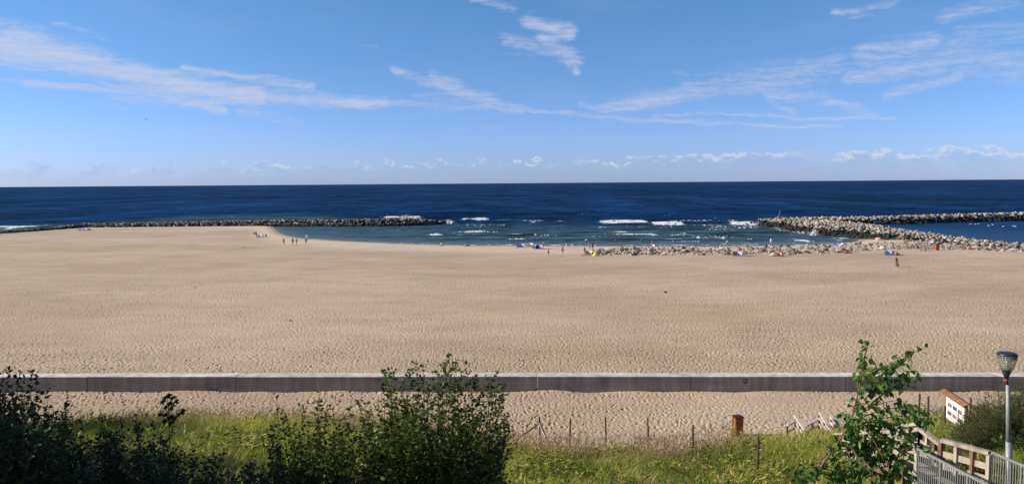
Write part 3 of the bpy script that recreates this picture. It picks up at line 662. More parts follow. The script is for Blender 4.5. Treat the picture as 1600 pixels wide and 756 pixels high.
MB().lathe([(.001, -.40), (.045, -.38), (.05, -.30), (.03, -.28), (.055, -.26), (.05, -.20), (.001, -.19)], (sx(H), 0, H), 14).build('bulb', M['white_plastic'], lamp, smooth=True)
for k in range(3):
    a_ = k*2.1+.4; MB().tube((sx(H)+.1*math.cos(a_), .1*math.sin(a_), H-.47), (sx(H)+.22*math.cos(a_), .22*math.sin(a_), H-.06), .006, n=6).build('bracket', M['lamp_black'], lamp)
MB().box((sx(1.0), -.078, 1.0), (.07, .012, .22)).build('access_door', M['galv'], lamp)

# ------------------------------------------------------------------ stairs
stair = empty('wooden_stairs', tuple(at(1440, 735, 20.5)))
tag(stair, 'weathered wooden staircase with plank railings going down from the terrace to the beach', 'stairs')
SO = stair.location.copy()
def rail_run(a, b, mat='wood', n=3, hgt=1.05, mid=True, thick=False, lowrail=True):
    a = Vector(a); b = Vector(b)
    MB().beam(a-SO, b-SO, .15, .10).build('handrail', M[mat], stair)
    if mid:
        for dz in ((.38, .72) if lowrail else (.42,)): MB().beam(a-SO-Vector((0, 0, dz)), b-SO-Vector((0, 0, dz)), .045, .17).build('rail', M[mat], stair)
    for i in range(n):
        t = i/(n-1) if n > 1 else .5; p = a.lerp(b, t) - Vector((0, 0, .03))
        q = Vector((p.x, p.y, min(p.z-hgt, gz(p.x, p.y)) - .1))
        MB().beam(q-SO, p-SO, .11 if not thick else .14, .09, Vector((1, 0, 0))).build('post', M['wood' if i % 2 == 0 else 'wood_brown'], stair)
Fp = at(1546, 707, 19.4); Ep = at(1471, 687, 20.5); Dp = at(1438, 670, 21.9); Bp = at(1433, 700, 19.9); Ap = at(1394, 681, 21.2); Cp = at(1402, 677, 23.4)
E2 = at(1473, 696, 20.55)
rail_run(Fp, Ep, n=4, thick=True); rail_run(E2, Dp, n=4); rail_run(Bp, Ap, n=3); rail_run(Dp, Cp, n=3)
FL = Fp.z-1.08
# landing deck
dk = MB()
for k in range(22):
    t = k/22; l = Bp.lerp(Ap, t); r_ = (Fp.lerp(Ep, t*2) if t < .5 else E2.lerp(Dp, t*2-1))
    dk.beam(Vector((l.x, l.y, FL))-SO, Vector((r_.x, r_.y, FL))-SO, .10, .035)
dk.build('landing_deck', M['wood'], stair)
# lower flights from the landing to the beach: two stringers with treads and rails
endL = at(1297, 678, 39.6); endL.z -= 1.05; endR = endL + Vector((1.5, .3, 0))
stL = Vector((Ap.x, Ap.y, FL)); stR = Vector((Dp.x, Dp.y, FL))
def flight(aL, aR, bL, bR, steps, rails=True):
    for a_, b_ in ((aL, bL), (aR, bR)): MB().beam(a_-SO-Vector((0, 0, .12)), b_-SO-Vector((0, 0, .12)), .06, .26).build('stringer', M['wood_brown'], stair)
    b = MB()
    for k in range(steps):
        t = (k+.5)/steps; l = aL.lerp(bL, t); r_ = aR.lerp(bR, t); b.beam(l-SO, r_-SO, .28, .04)
    b.build('treads', M['wood'], stair)
flight(stL, stR, endL, endR, 46)
up1 = Vector((0, 0, 1.05))
rail_run(stL+up1, (stL.lerp(endL, .5))+up1, n=6); rail_run(stL.lerp(endL, .5)+up1, endL.lerp(stL, .12)+up1, n=6)
rail_run(stR+up1, (stR.lerp(endR, .5))+up1, n=6); rail_run(stR.lerp(endR, .5)+up1, endR.lerp(stR, .12)+up1, n=6)
for (x0, y0, d0, x1, y1, d1, n_) in ((1303, 679, 39.5, 1280, 643, 42.3, 4), (1280, 654, 42.3, 1259, 665, 41.0, 3), (1258, 672, 40.6, 1242, 649, 42.4, 3), (1242, 658, 42.4, 1230, 664, 41.8, 2), (1298, 650, 43, 1313, 668, 41.0, 3)):
    rail_run(at(x0, y0, d0), at(x1, y1, d1), 'wood_pale', n=n_)
# galvanised railings beside the upper flight
def metal_rail(a, b, lab, n):
    a = Vector(a); b = Vector(b); rr_ = empty('metal_railing', tuple(a-Vector((0, 0, 1.05)))); tag(rr_, lab, 'railing', 'galvanised railings on the upper flight')
    o = rr_.location.copy()
    MB().beam(a-o, b-o, .05, .05).build('handrail', M['galv'], rr_)
    MB().beam(a-o-Vector((0, 0, .95)), b-o-Vector((0, 0, .95)), .04, .04).build('bottom_rail', M['galv'], rr_)
    for i in range(n):
        p = a.lerp(b, i/(n-1)); thick = i % 12 == 0 or i == n-1
        MB().tube(p-o-Vector((0, 0, 1.15 if thick else .95)), p-o-Vector((0, 0, .02)), .026 if thick else .011, n=8).build('post' if thick else 'baluster', M['galv'], rr_)
mR0 = at(1550, 706, 19.35); dirv = Vector((-.30, -2.2, .32)).normalized()
mL0 = at(1433.5, 700.5, 19.75)
metal_rail(mR0, mR0+dirv*4.5, 'galvanised steel railing with upright bars below the lamp, on the right of the flight', 38)
metal_rail(mL0, mL0+dirv*4.5, 'galvanised steel railing with upright bars on the left of the flight, beside the birch', 38)
up_a = Vector((mL0.x, mL0.y, FL)); up_b = Vector((mR0.x, mR0.y, FL))
flight(up_a, up_b, up_a+dirv*4.5, up_b+dirv*4.5, 14)

# ------------------------------------------------------------------ foliage tools
class Plant:
    def __init__(s): s.V = []; s.F = []; s.T = []; s.o = 0; s.sV = []; s.sF = []; s.so = 0
    OV = np.array([(0,0,0), (.3,.30,.06), (.70,.24,.05), (1,0,-.05), (.70,-.24,.05), (.3,-.30,.06)])
    BI = np.array([(0,0,0), (.12,.34,.06), (.36,.40,.08), (.72,.17,.03), (1,0,-.10), (.72,-.17,.03), (.36,-.40,.08), (.12,-.34,.06)])
    NA = np.array([(0,0,0), (.3,.10,.02), (.70,.09,.0), (1,0,-.08), (.70,-.09,.0), (.3,-.10,.02)])
    def leaves(s, P, D, L, kind='OV', tint=None, flop=.5, r=None):
        """vectorised: P (n,3) bases, D (n,3) directions, L (n,) lengths"""
        n = len(P)
        if n == 0: return
        base = getattr(s, kind); D = D/np.linalg.norm(D, axis=1, keepdims=True)
        upv = np.tile([0, 0, 1.0], (n, 1)) + rng.normal(0, flop, (n, 3))
        S = np.cross(upv, D); S /= np.linalg.norm(S, axis=1, keepdims=True)+1e-9; U = np.cross(D, S)
        v = P[:, None, :] + L[:, None, None]*(base[None, :, 0, None]*D[:, None, :] + base[None, :, 1, None]*S[:, None, :] + base[None, :, 2, None]*U[:, None, :])
        k = len(base); idx = (np.arange(n)*k)[:, None] + s.o
        if k == 6: f = np.concatenate([idx+np.array([[0,1,2,3]]), idx+np.array([[0,3,4,5]])], 0)
        else: f = np.concatenate([idx+np.array([[0,1,2,3]]), idx+np.array([[0,3,4,4]]), idx+np.array([[0,4,5,5]]), idx+np.array([[0,5,6,7]])], 0)
        s.V.append(v.reshape(-1, 3)); s.F.append(f); s.T.append(np.repeat(tint if tint is not None else rng.random(n), k)); s.o += n*k
    def stem(s, pts, r0, r1, n=5):
        pts = [np.array(p, float) for p in pts]; k = len(pts); ring = []
        for i, p in enumerate(pts):
            d = pts[min(i+1, k-1)]-pts[max(i-1, 0)]; d /= np.linalg.norm(d)+1e-9
            a = np.cross(d, [.3, .9, .2]); a /= np.linalg.norm(a)+1e-9; b = np.cross(d, a); r = r0+(r1-r0)*i/(k-1)
            an = np.arange(n)*2*np.pi/n; ring.append(p+r*(np.cos(an)[:, None]*a+np.sin(an)[:, None]*b))
        V = np.vstack(ring); i = np.arange(k-1)[:, None]*n; j = np.arange(n)[None, :]
        f = np.stack([i+j, i+(j+1) % n, i+n+(j+1) % n, i+n+j], -1).reshape(-1, 4)
        s.sV.append(V); s.sF.append(f+s.so); s.so += len(V)
    def build(s, root, leafmat, barkmat, leafname='foliage', stemname='stems'):
        o = np.array(root.location)
        V = np.vstack(s.V)-o; Fc = np.vstack(s.F)
        if (Fc[:, 2] == Fc[:, 3]).any():      # mixed tris: build through pydata
            me = bpy.data.meshes.new(leafname); me.from_pydata(V.tolist(), [], [list(dict.fromkeys(f)) for f in Fc.tolist()]); me.materials.append(leafmat)
            a = me.attributes.new('tint', 'FLOAT', 'POINT'); a.data.foreach_set('value', np.concatenate(s.T).astype(np.float32))
        else: me = np_mesh(leafname, V, Fc, leafmat, False, dict(tint=np.concatenate(s.T)))
        link(leafname, me, root)
        if s.sV: link(stemname, np_mesh(stemname, np.vstack(s.sV)-o, np.vstack(s.sF), barkmat, True), root)
def curve(a, b, bow, n=8):
    a = np.array(a, float); b = np.array(b, float); t = np.linspace(0, 1, n)[:, None]; m_ = (a+b)/2+bow
    return (1-t)**2*a + 2*t*(1-t)*m_ + t**2*b
def grow(pl, base, tip, leaf, twig=.35, twigs=14, lpt=9, kind='OV', r=.02, start=.35, droop=.0, tdir=None, lop=.6, bare=0.0):
    L = np.linalg.norm(np.array(tip)-np.array(base)); bow = rng.normal(0, .06, 3)*L
    pts = curve(base, tip, bow, 9); pl.stem(pts, r, r*.2)
    n = max(2, int(twigs)); ts = start+(1-start)*(np.arange(n)+rng.random(n))/n
    ax = pts[-1]-pts[0]; ax /= np.linalg.norm(ax)
    for t in ts:
        i = t*8; k = min(int(i), 7); p = pts[k]+(pts[k+1]-pts[k])*(i-k)
        d = rng.normal(0, 1, 3); d -= ax*d.dot(ax); d /= np.linalg.norm(d); d = d*.9+ax*rng.uniform(.4, 1.1); d[2] -= droop; d /= np.linalg.norm(d)
        tl = twig*rng.uniform(.5, 1.2)*(1.15-.75*t); e = p+d*tl
        pl.stem([p, (p+e)/2+rng.normal(0, .03, 3)*tl, e], r*.28, r*.08, 4)
        m_ = max(2, int(lpt*rng.uniform(.7, 1.2)*(tl/twig)+1)); u = (np.arange(m_)+.5+rng.uniform(-.3, .3, m_))/m_
        P = p+(e-p)*u[:, None]; sgn = np.where(np.arange(m_) % 2 == 0, 1, -1)[:, None]
        side = np.cross(d, [0, 0, 1.0]); side /= np.linalg.norm(side)+1e-9
        D = d*.6+side*sgn*.9+rng.normal(0, lop*.6, (m_, 3)); D[:, 2] -= droop
        pl.leaves(P, D, leaf*rng.uniform(.6, 1.25, m_), kind)
    m_ = max(4, int(lpt*.8)); u = rng.uniform(.82, 1, m_)[:, None]; P = pts[-2]+(pts[-1]-pts[-2])*((u-.82)/.18)
    pl.leaves(P, ax+rng.normal(0, .7, (m_, 3)), leaf*rng.uniform(.6, 1.1, m_), kind)
def inside(poly, x, y):
    c = False; n = len(poly)
    for i in range(n):
        x1, y1 = poly[i]; x2, y2 = poly[(i+1) % n]
        if (y1 > y) != (y2 > y) and x < (x2-x1)*(y-y1)/(y2-y1)+x1: c = not c
    return c
def shrub(name, label, cat, basepx, y0, tips, poly, nfill, leaf, leafmat, depth=1.5, group=None, kind='OV', bark='bark', **kw):
    bp_ = at(basepx, 720, y0); b0 = Vector((bp_.x, y0, gz(bp_.x, y0))); root = empty(name, tuple(b0)); tag(root, label, cat, group)
    pl = Plant(); T = [at(px, py, y0+random.uniform(-depth, depth)*.5) for px, py in tips]
    xs = [p[0] for p in poly]; ys_ = [p[1] for p in poly]; c = 0
    while c < nfill:
        px = random.uniform(min(xs), max(xs)); py = random.uniform(min(ys_), max(ys_))
        if inside(poly, px, py): T.append(at(px, py, y0+random.uniform(-depth, depth))); c += 1
    for t in T:
        q = Vector((b0.x+(t.x-b0.x)*.55+random.gauss(0, .15), b0.y+(t.y-b0.y)*.6+random.gauss(0, .15), 0)); q.z = min(gz(q.x, q.y), t.z-.5)
        grow(pl, q, t, leaf, kind=kind, **kw)
    pl.build(root, M[leafmat], M[bark]); return root

# main dark shrub in the middle
shrub('leafy_shrub', 'large dense dark green shrub rising over the wall in the middle foreground', 'shrub', 680, 12.5,
  [(600,578),(606,590),(611,572),(651,562),(660,572),(655,585),(700,552),(697,566),(712,560),(727,561),(675,580),(640,585),(743,583),(774,578),(765,590),(790,602),(780,615),(796,640),(797,665),(787,680),(560,630),(572,640),(590,628),(603,600),(628,594),(684,575),(722,580),(755,600),(701,556),(694,562),(708,572),(690,580),(648,568),(642,577),(616,582),(608,578),(604,588),(655,592),(668,590),(714,568),(720,574),(735,592),(768,584),(762,600),(780,598),(785,625),(792,650),(785,655),(775,620),(575,655),(565,645),(580,640),(630,610),(615,605),(790,676),(782,690)],
  [(603,650),(645,612),(690,596),(725,620),(770,645),(788,670),(780,700),(755,725),(750,800),(560,800),(562,680)], 300, .078, 'leaf_shrub', 1.5,
  twig=.36, twigs=17, lpt=10, r=.010, start=.3)
# low thin shrub left of it
shrub('leafy_shrub', 'lower sparse shrub with thin upright twigs left of the big middle shrub', 'shrub', 490, 12.0,
  [(432,622),(437,634),(445,645),(476,626),(470,640),(501,605),(497,628),(500,640),(520,622),(512,640),(536,645),(548,628),(548,655),(460,655),(485,655),(530,665),(425,655)],
  [(425,660),(480,655),(560,655),(590,700),(590,800),(400,800),(415,700)], 170, .070, 'leaf_shrub', 1.2, twig=.30, twigs=12, lpt=8, r=.010, start=.4)
# dark bush in the left corner
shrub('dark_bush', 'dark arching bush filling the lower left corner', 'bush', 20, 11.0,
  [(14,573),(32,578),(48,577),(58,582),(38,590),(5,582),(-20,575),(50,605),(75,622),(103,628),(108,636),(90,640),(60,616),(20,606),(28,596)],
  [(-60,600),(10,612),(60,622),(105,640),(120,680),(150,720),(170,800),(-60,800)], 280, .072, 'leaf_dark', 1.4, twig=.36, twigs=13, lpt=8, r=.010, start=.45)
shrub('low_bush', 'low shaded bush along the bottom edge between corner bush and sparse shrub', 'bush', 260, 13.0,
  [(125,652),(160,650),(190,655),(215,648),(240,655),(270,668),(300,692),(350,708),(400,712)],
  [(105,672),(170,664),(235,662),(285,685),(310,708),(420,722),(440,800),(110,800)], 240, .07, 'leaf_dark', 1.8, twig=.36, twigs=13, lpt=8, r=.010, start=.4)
# maple seedling sticking out of the shade
sd = at(262, 700, 14.0); root = empty('maple_sapling', (sd.x, sd.y, gz(sd.x, sd.y))); tag(root, 'thin young tree with broad dark leaves standing before the wall at left', 'sapling')
pl = Plant(); tp = at(261, 614, 14.0); pts = curve(tuple(root.location), tuple(tp), np.array([.05, 0, 0]), 10); pl.stem(pts, .012, .004)
for px, py in ((262,616),(256,620),(270,619),(252,626),(264,628),(273,626),(258,634),(268,634),(250,645),(257,646),(278,645),(283,642),(265,650),(262,640),(270,653),(255,656),(264,660)):
    e = np.array(at(px, py, 14.0+random.uniform(-.1, .1))); k = int(np.argmin(np.linalg.norm(pts-e, axis=1))); k = max(k-1, 0)
    pl.stem([pts[k], e], .004, .002, 4)
    for a_ in (-1.0, -.4, .3, 1.0):
        D = np.array([[math.cos(a_-.8), .3, math.sin(a_-.8)]]); pl.leaves(np.array([e]), D+rng.normal(0, .15, (1, 3)), np.array([.10]), 'BI', np.array([.15]), .8)
pl.build(root, M['leaf_dark'], M['bark'])
# birch close on the right
bd = 5.6; br0 = at(1262, 775, bd); root = empty('young_birch', (br0.x, br0.y, gz(br0.x, br0.y))); tag(root, 'young birch with glossy heart-shaped leaves reaching up in front of the stairs', 'birch')
pl = Plant()
main = [(root.location.x-.05, root.location.y, root.location.z), tuple(at(1262, 775, bd)), tuple(at(1285, 725, bd)), tuple(at(1310, 690, bd)), tuple(at(1330, 655, bd)), tuple(at(1342, 610, bd-.05)), tuple(at(1348, 570, bd)), tuple(at(1357, 536, bd+.05))]
for a_, b_, r_a, r_b in zip(main, main[1:], (.016, .010, .009, .008, .007, .005, .004), (.010, .009, .008, .007, .005, .004, .002)): pl.stem([a_, b_], r_a, r_b, 7)
BR = [((1325,665),(1318,645)),((1338,630),(1326,612)),((1345,600),(1335,585)),((1350,580),(1342,562)),((1332,650),(1345,632)),((1342,615),(1352,598)),((1322,675),(1345,668)),((1345,590),(1362,580)),((1300,720),(1245,745)),((1320,690),(1350,730)),((1335,700),(1410,735)),((1330,720),(1395,770)),((1310,730),(1360,790)),((1290,745),(1330,790)),((1360,560),(1376,590)),((1400,585),(1428,603)),((1400,620),(1428,645)),((1410,640),(1447,668)),((1390,660),(1432,690)),((1348,570),(1357,536)),((1345,600),(1352,560)),((1360,610),(1425,543)),((1372,590),(1447,542)),((1358,620),(1432,578)),((1350,640),(1430,590)),((1355,640),(1405,625)),((1350,650),(1445,640)),((1345,660),(1430,672)),((1340,665),(1450,655)),((1350,600),(1385,600)),
 ((1345,620),(1330,640)),((1340,640),(1335,660)),((1330,660),(1325,680)),((1335,690),(1400,700)),((1330,700),(1420,690)),((1310,700),(1370,720)),((1320,690),(1390,740)),((1300,710),(1340,760)),((1320,720),(1400,760)),((1285,730),(1250,735)),((1280,735),(1245,755)),((1300,720),(1300,680)),((1290,740),(1380,780)),((1350,590),(1405,565)),((1352,610),(1400,610)),((1348,630),(1395,650)),((1345,650),(1375,690)),((1335,680),(1355,720)),((1360,670),(1420,720)),((1380,700),(1435,750)),((1340,600),(1352,580)),((1350,625),(1420,560)),((1350,640),(1410,600))]
BR = BR + [((a+random.uniform(-8,8), b+random.uniform(-8,8)), (c+random.uniform(-22,18), d+random.uniform(-5,30))) for (a,b),(c,d) in BR[2:] if d > 668]
for (s0, e0) in BR:
    dy = random.uniform(-.35, .35); a_ = np.array(at(*s0, bd)); b_ = np.array(at(*e0, bd+dy)); L_ = np.linalg.norm(b_-a_)
    pts = curve(a_, b_, np.array([0, 0, .12*L_]), 7); pl.stem(pts, .005, .0015, 5)
    m_ = max(5, int(L_/.025)); u = np.linspace(.1, 1, m_)*6; k = np.minimum(u.astype(int), 5); P = pts[k]+(pts[k+1]-pts[k])*(u-k)[:, None]
    P = P+rng.normal(0, .018, P.shape); D = rng.normal(0, .55, P.shape)+np.array([.15, 0, -.75])
    pl.leaves(P, D, .053*rng.uniform(.65, 1.25, m_), 'BI', rng.random(m_)*.97, 1.1)
pl.build(root, M['leaf_birch'], M['bark_birch'])
# willow bushes on the right
shrub('willow_bush', 'grey green willow bush with fine leaves behind the lamp post', 'bush', 1560, 29.0,
  [(1590,592),(1575,603),(1560,605),(1600,595),(1560,618),(1540,620),(1525,633),(1505,650),(1512,640),(1500,660),(1545,612),(1610,590)],
  [(1500,655),(1530,630),(1570,612),(1640,590),(1680,760),(1480,760),(1475,700)], 560, .092, 'leaf_willow', 2.4, kind='NA', twig=.75, twigs=15, lpt=19, r=.018, start=.35)
shrub('leafy_bush', 'low green bush under the wooden landing railing', 'bush', 1400, 24.5,
  [(1395,690),(1410,700),(1385,705)], [(1370,700),(1410,695),(1425,720),(1420,800),(1360,800)], 40, .07, 'leaf_shrub', .8, twig=.4, twigs=8, lpt=8, r=.012, start=.4)
shrub('leafy_bush', 'dark bush below the right end of the landing beside the metal railing', 'bush', 1510, 21.8,
  [(1490,700),(1520,712),(1545,715)], [(1480,705),(1560,712),(1640,720),(1640,800),(1480,800)], 60, .065, 'leaf_shrub', .8, twig=.4, twigs=8, lpt=9, r=.012, start=.4)

# trees beyond the left edge of the photograph; they throw the shade over the lower left
def tree(x, y, h, rad, label):
    z = gz(x, y); root = empty('shade_tree', (x, y, z)); tag(root, label, 'tree', 'trees left of the view'); pl = Plant()
    pl.stem(curve((x, y, z-.3), (x+.3, y, z+h*.75), np.array([.2, .1, 0]), 8), .16, .05, 8)
    for i in range(240):
        d = rng.normal(0, 1, 3); d /= np.linalg.norm(d); q = rng.uniform(.5, 1)
        t = np.array([x+d[0]*rad*q, y+d[1]*rad*q, z+h*.60+d[2]*h*.38*q]); b_ = (x+.2, y, z+h*random.uniform(.25, .6))
        grow(pl, b_, t, .19, twig=1.1, twigs=8, lpt=12, r=.03, start=.4)
    pl.build(root, M['leaf_dark'], M['bark'], 'crown', 'trunk')
tree(-12.8, 11.5, 6.0, 3.4, 'leafy tree just beyond the left edge of the view, nearest the terrace')
tree(-18.0, 17.5, 7.2, 3.6, 'leafy tree just beyond the left edge of the view, second from the terrace')
tree(-24.0, 24.0, 8.0, 4.2, 'leafy tree just beyond the left edge of the view, third from the terrace')
tree(-29.0, 31.5, 10.0, 4.6, 'leafy tree just beyond the left edge of the view, fourth from the terrace')
tree(-36.5, 43.5, 11.2, 4.6, 'leafy tree beyond the left edge of the view, at the foot of the dune')
tree(-34.0, 37.5, 10.5, 4.8, 'leafy tree beyond the left edge of the view, beside the dune foot tree')

# ------------------------------------------------------------------ tall grass
def blades(P, h, w, lean, tint, seg=3):
    n = len(P); an = rng.uniform(0, 6.28, n); la = rng.normal(0.4, 1.3, n)     # wind leans them to the right
    dirx = np.cos(la)*lean; diry = np.sin(la)*lean; sx_ = np.cos(an)*w; sy_ = np.sin(an)*w
    rows = []
    for k in range(seg+1):
        t = k/seg; wk = (1-t)**.7 if k < seg else 0.02
        cx = P[:, 0]+dirx*h*t*t; cy = P[:, 1]+diry*h*t*t; cz = P[:, 2]+h*t*(1-.25*lean*t)
        rows += [np.stack([cx-sx_*wk, cy-sy_*wk, cz], -1), np.stack([cx+sx_*wk, cy+sy_*wk, cz], -1)]
    V = np.stack(rows, 1).reshape(-1, 3); k2 = 2*(seg+1); i = (np.arange(n)*k2)[:, None]
    Fc = np.concatenate([i+np.array([[2*k, 2*k+1, 2*k+3, 2*k+2]]) for k in range(seg)], 0)
    return V, Fc, np.repeat(tint, k2)
def edge_y(x): return 43.0 + 1.0*wnoise(x, x*0, .25, 5) + np.interp(x, [-14, -6, -2, 9, 13, 18, 30], [1.5, .5, -2.0, -2.0, .3, 1.5, 3])
def scatter(n, y0, y1):
    y = rng.uniform(y0, y1, n); x = rng.uniform(-.74, .74, n)*y; return x, y
x, y = scatter(330000, 12, 47); e = edge_y(x)
patch = wnoise(x, y, .9, 31)*.5+wnoise(x, y, .35, 32)*.6
keep = (y < e-.2+.8*wnoise(x, y, 2.2, 33))
sandy = (x > 7.5) & (y > 30) & (x < 14.5)           # thin cover near the stairs
keep &= ~(sandy & (rng.random(len(x)) < .45))
keep &= ~((x > 14) & (y > 38) & (rng.random(len(x)) < .8))
keep &= rng.random(len(x)) < np.clip((e-y)/2.0+.25, 0, 1)
x = x[keep]; y = y[keep]; patch = patch[keep]; e = e[keep]
left = np.clip((-x-5)/5, 0, 1)
h = (rng.uniform(.35, 1.0, len(x))*(1+.5*patch) + left*rng.uniform(.1, .5, len(x)))*np.where(x > 7, .7, 1)
tint = np.clip(.50+.34*patch+.07*np.clip((-x-8)/3, 0, 1)*np.clip((-9-x)*0+1, 0, 1)+rng.normal(0, .16, len(x))+.16*np.clip(1-(e-y)/4, 0, 1)-.12*left, 0, .78)
dry = rng.random(len(x)) < np.clip(.22+.3*wnoise(x, y, .7, 34), .03, .6); tint[dry] = rng.uniform(.78, 1, dry.sum())
P = np.stack([x, y, ground_z(x, y)-.05], -1)
bw = np.where(rng.random(len(x)) < .14, rng.uniform(.024, .040, len(x)), rng.uniform(.008, .018, len(x)))
V, Fc, T = blades(P, h, bw, rng.uniform(.15, 1.3, len(x)), tint)
tag(link('tall_grass', np_mesh('tall_grass', V, Fc, M['grass'], True, dict(tint=T))), 'tall green and yellow dune grass covering the slope in the foreground', 'grass', kind='stuff')
# reeds: stiff stems with broad leaves swept to the right, in clumps
x, y = scatter(15000, 22, 46); e = edge_y(x)
cl = wnoise(x, y, .8, 81)+.6*wnoise(x, y, .33, 82); keep = (cl > np.where(x < -5, -.25, .10)) & (y < e-.8) & (x < 12.5) & ~((x > 7) & (y > 31) & (rng.random(len(x)) < .6))
x = x[keep]; y = y[keep]; cl = cl[keep]; n_ = len(x)
hh = rng.uniform(.75, 1.35, n_)*np.clip(.75+.5*cl, .6, 1.25)*np.where(x > 5, .75, 1); P = np.stack([x, y, ground_z(x, y)], -1)
ln = np.stack([rng.uniform(.10, .42, n_), rng.normal(0, .12, n_), np.ones(n_)], -1); top = P+ln*hh[:, None]
tn = np.clip(.42+.30*wnoise(x, y, .5, 83)+rng.normal(0, .20, n_), 0, .95)
V0, F0, T0 = blades(P, hh, np.full(n_, .008), np.full(n_, .3), tn*.8)
pl = Plant()
for k in range(8):
    t = rng.uniform(.25, 1, n_)[:, None]; D = np.stack([rng.normal(.5, .8, n_), rng.normal(0, .7, n_), rng.uniform(-.3, 1.0, n_)], -1)
    pl.leaves(P+ln*hh[:, None]*t*np.array([.8, .8, 1]), D, rng.uniform(.12, .36, n_), 'NA', np.clip(tn+rng.normal(.03, .18, n_), 0, 1))
tag(link('reeds', np_mesh('reeds', np.vstack([V0]+pl.V), np.vstack([F0]+[f+len(V0) for f in pl.F]), M['grass'], False, dict(tint=np.concatenate([T0, *pl.T])))), 'clumps of broad leaved reeds leaning right in the dune grass', 'reeds', kind='stuff')
# dry plumes
x, y = scatter(40000, 30, 47); e = edge_y(x); den = np.clip(1-(e-y)/7, 0, 1)*(.35+.65*(wnoise(x, y, .5, 61) > 0))
keep = (y < e) & (rng.random(len(x)) < den) & (x < 12.5); x = x[keep]; y = y[keep]
left = np.clip((-x-5)/5, 0, 1); hh = rng.uniform(.8, 1.35, len(x))+left*.25
P = np.stack([x, y, ground_z(x, y)], -1); V1, F1, T1 = blades(P, hh, np.full(len(x), .007), rng.uniform(.2, .55, len(x)), rng.random(len(x)))
tipp = V1.reshape(len(x), 8, 3)[:, 6]; mid_ = V1.reshape(len(x), 8, 3)[:, 4]
pl = Plant(); dd_ = tipp-mid_
for k in range(5):
    s_ = rng.uniform(.2, 1, len(x))[:, None]; pl.leaves(mid_+dd_*s_, dd_+rng.normal(0, .06, dd_.shape), rng.uniform(.08, .20, len(x)), 'NA', rng.random(len(x)))
V2 = np.vstack(pl.V); F2 = np.vstack(pl.F)+len(V1)
tag(link('seed_heads', np_mesh('seed_heads', np.vstack([V1, V2]), np.vstack([F1, F2]), M['straw'], False, dict(tint=np.concatenate([T1, *pl.T])))), 'dry straw coloured seed heads along the upper edge of the dune grass', 'dry grass', kind='stuff')
# leafy undergrowth among the grass
x, y = scatter(9000, 23, 41); keep = (wnoise(x, y, .8, 71) > .12) & (y < edge_y(x)-1.5); x = x[keep]; y = y[keep]; pl = Plant()
P = np.stack([x, y, ground_z(x, y)+rng.uniform(.1, .75, len(x))], -1)
for k in range(9): pl.leaves(P+rng.normal(0, .13, P.shape), rng.normal(0, 1, P.shape)+np.array([.3, 0, .5]), rng.uniform(.07, .16, len(x)), 'NA' if k % 3 else 'OV')
tag(link('undergrowth', np_mesh('undergrowth', np.vstack(pl.V), np.vstack(pl.F), M['leaf_birch'], False, dict(tint=np.concatenate(pl.T)))), 'low leafy undergrowth mixed into the dune grass', 'undergrowth', kind='stuff')

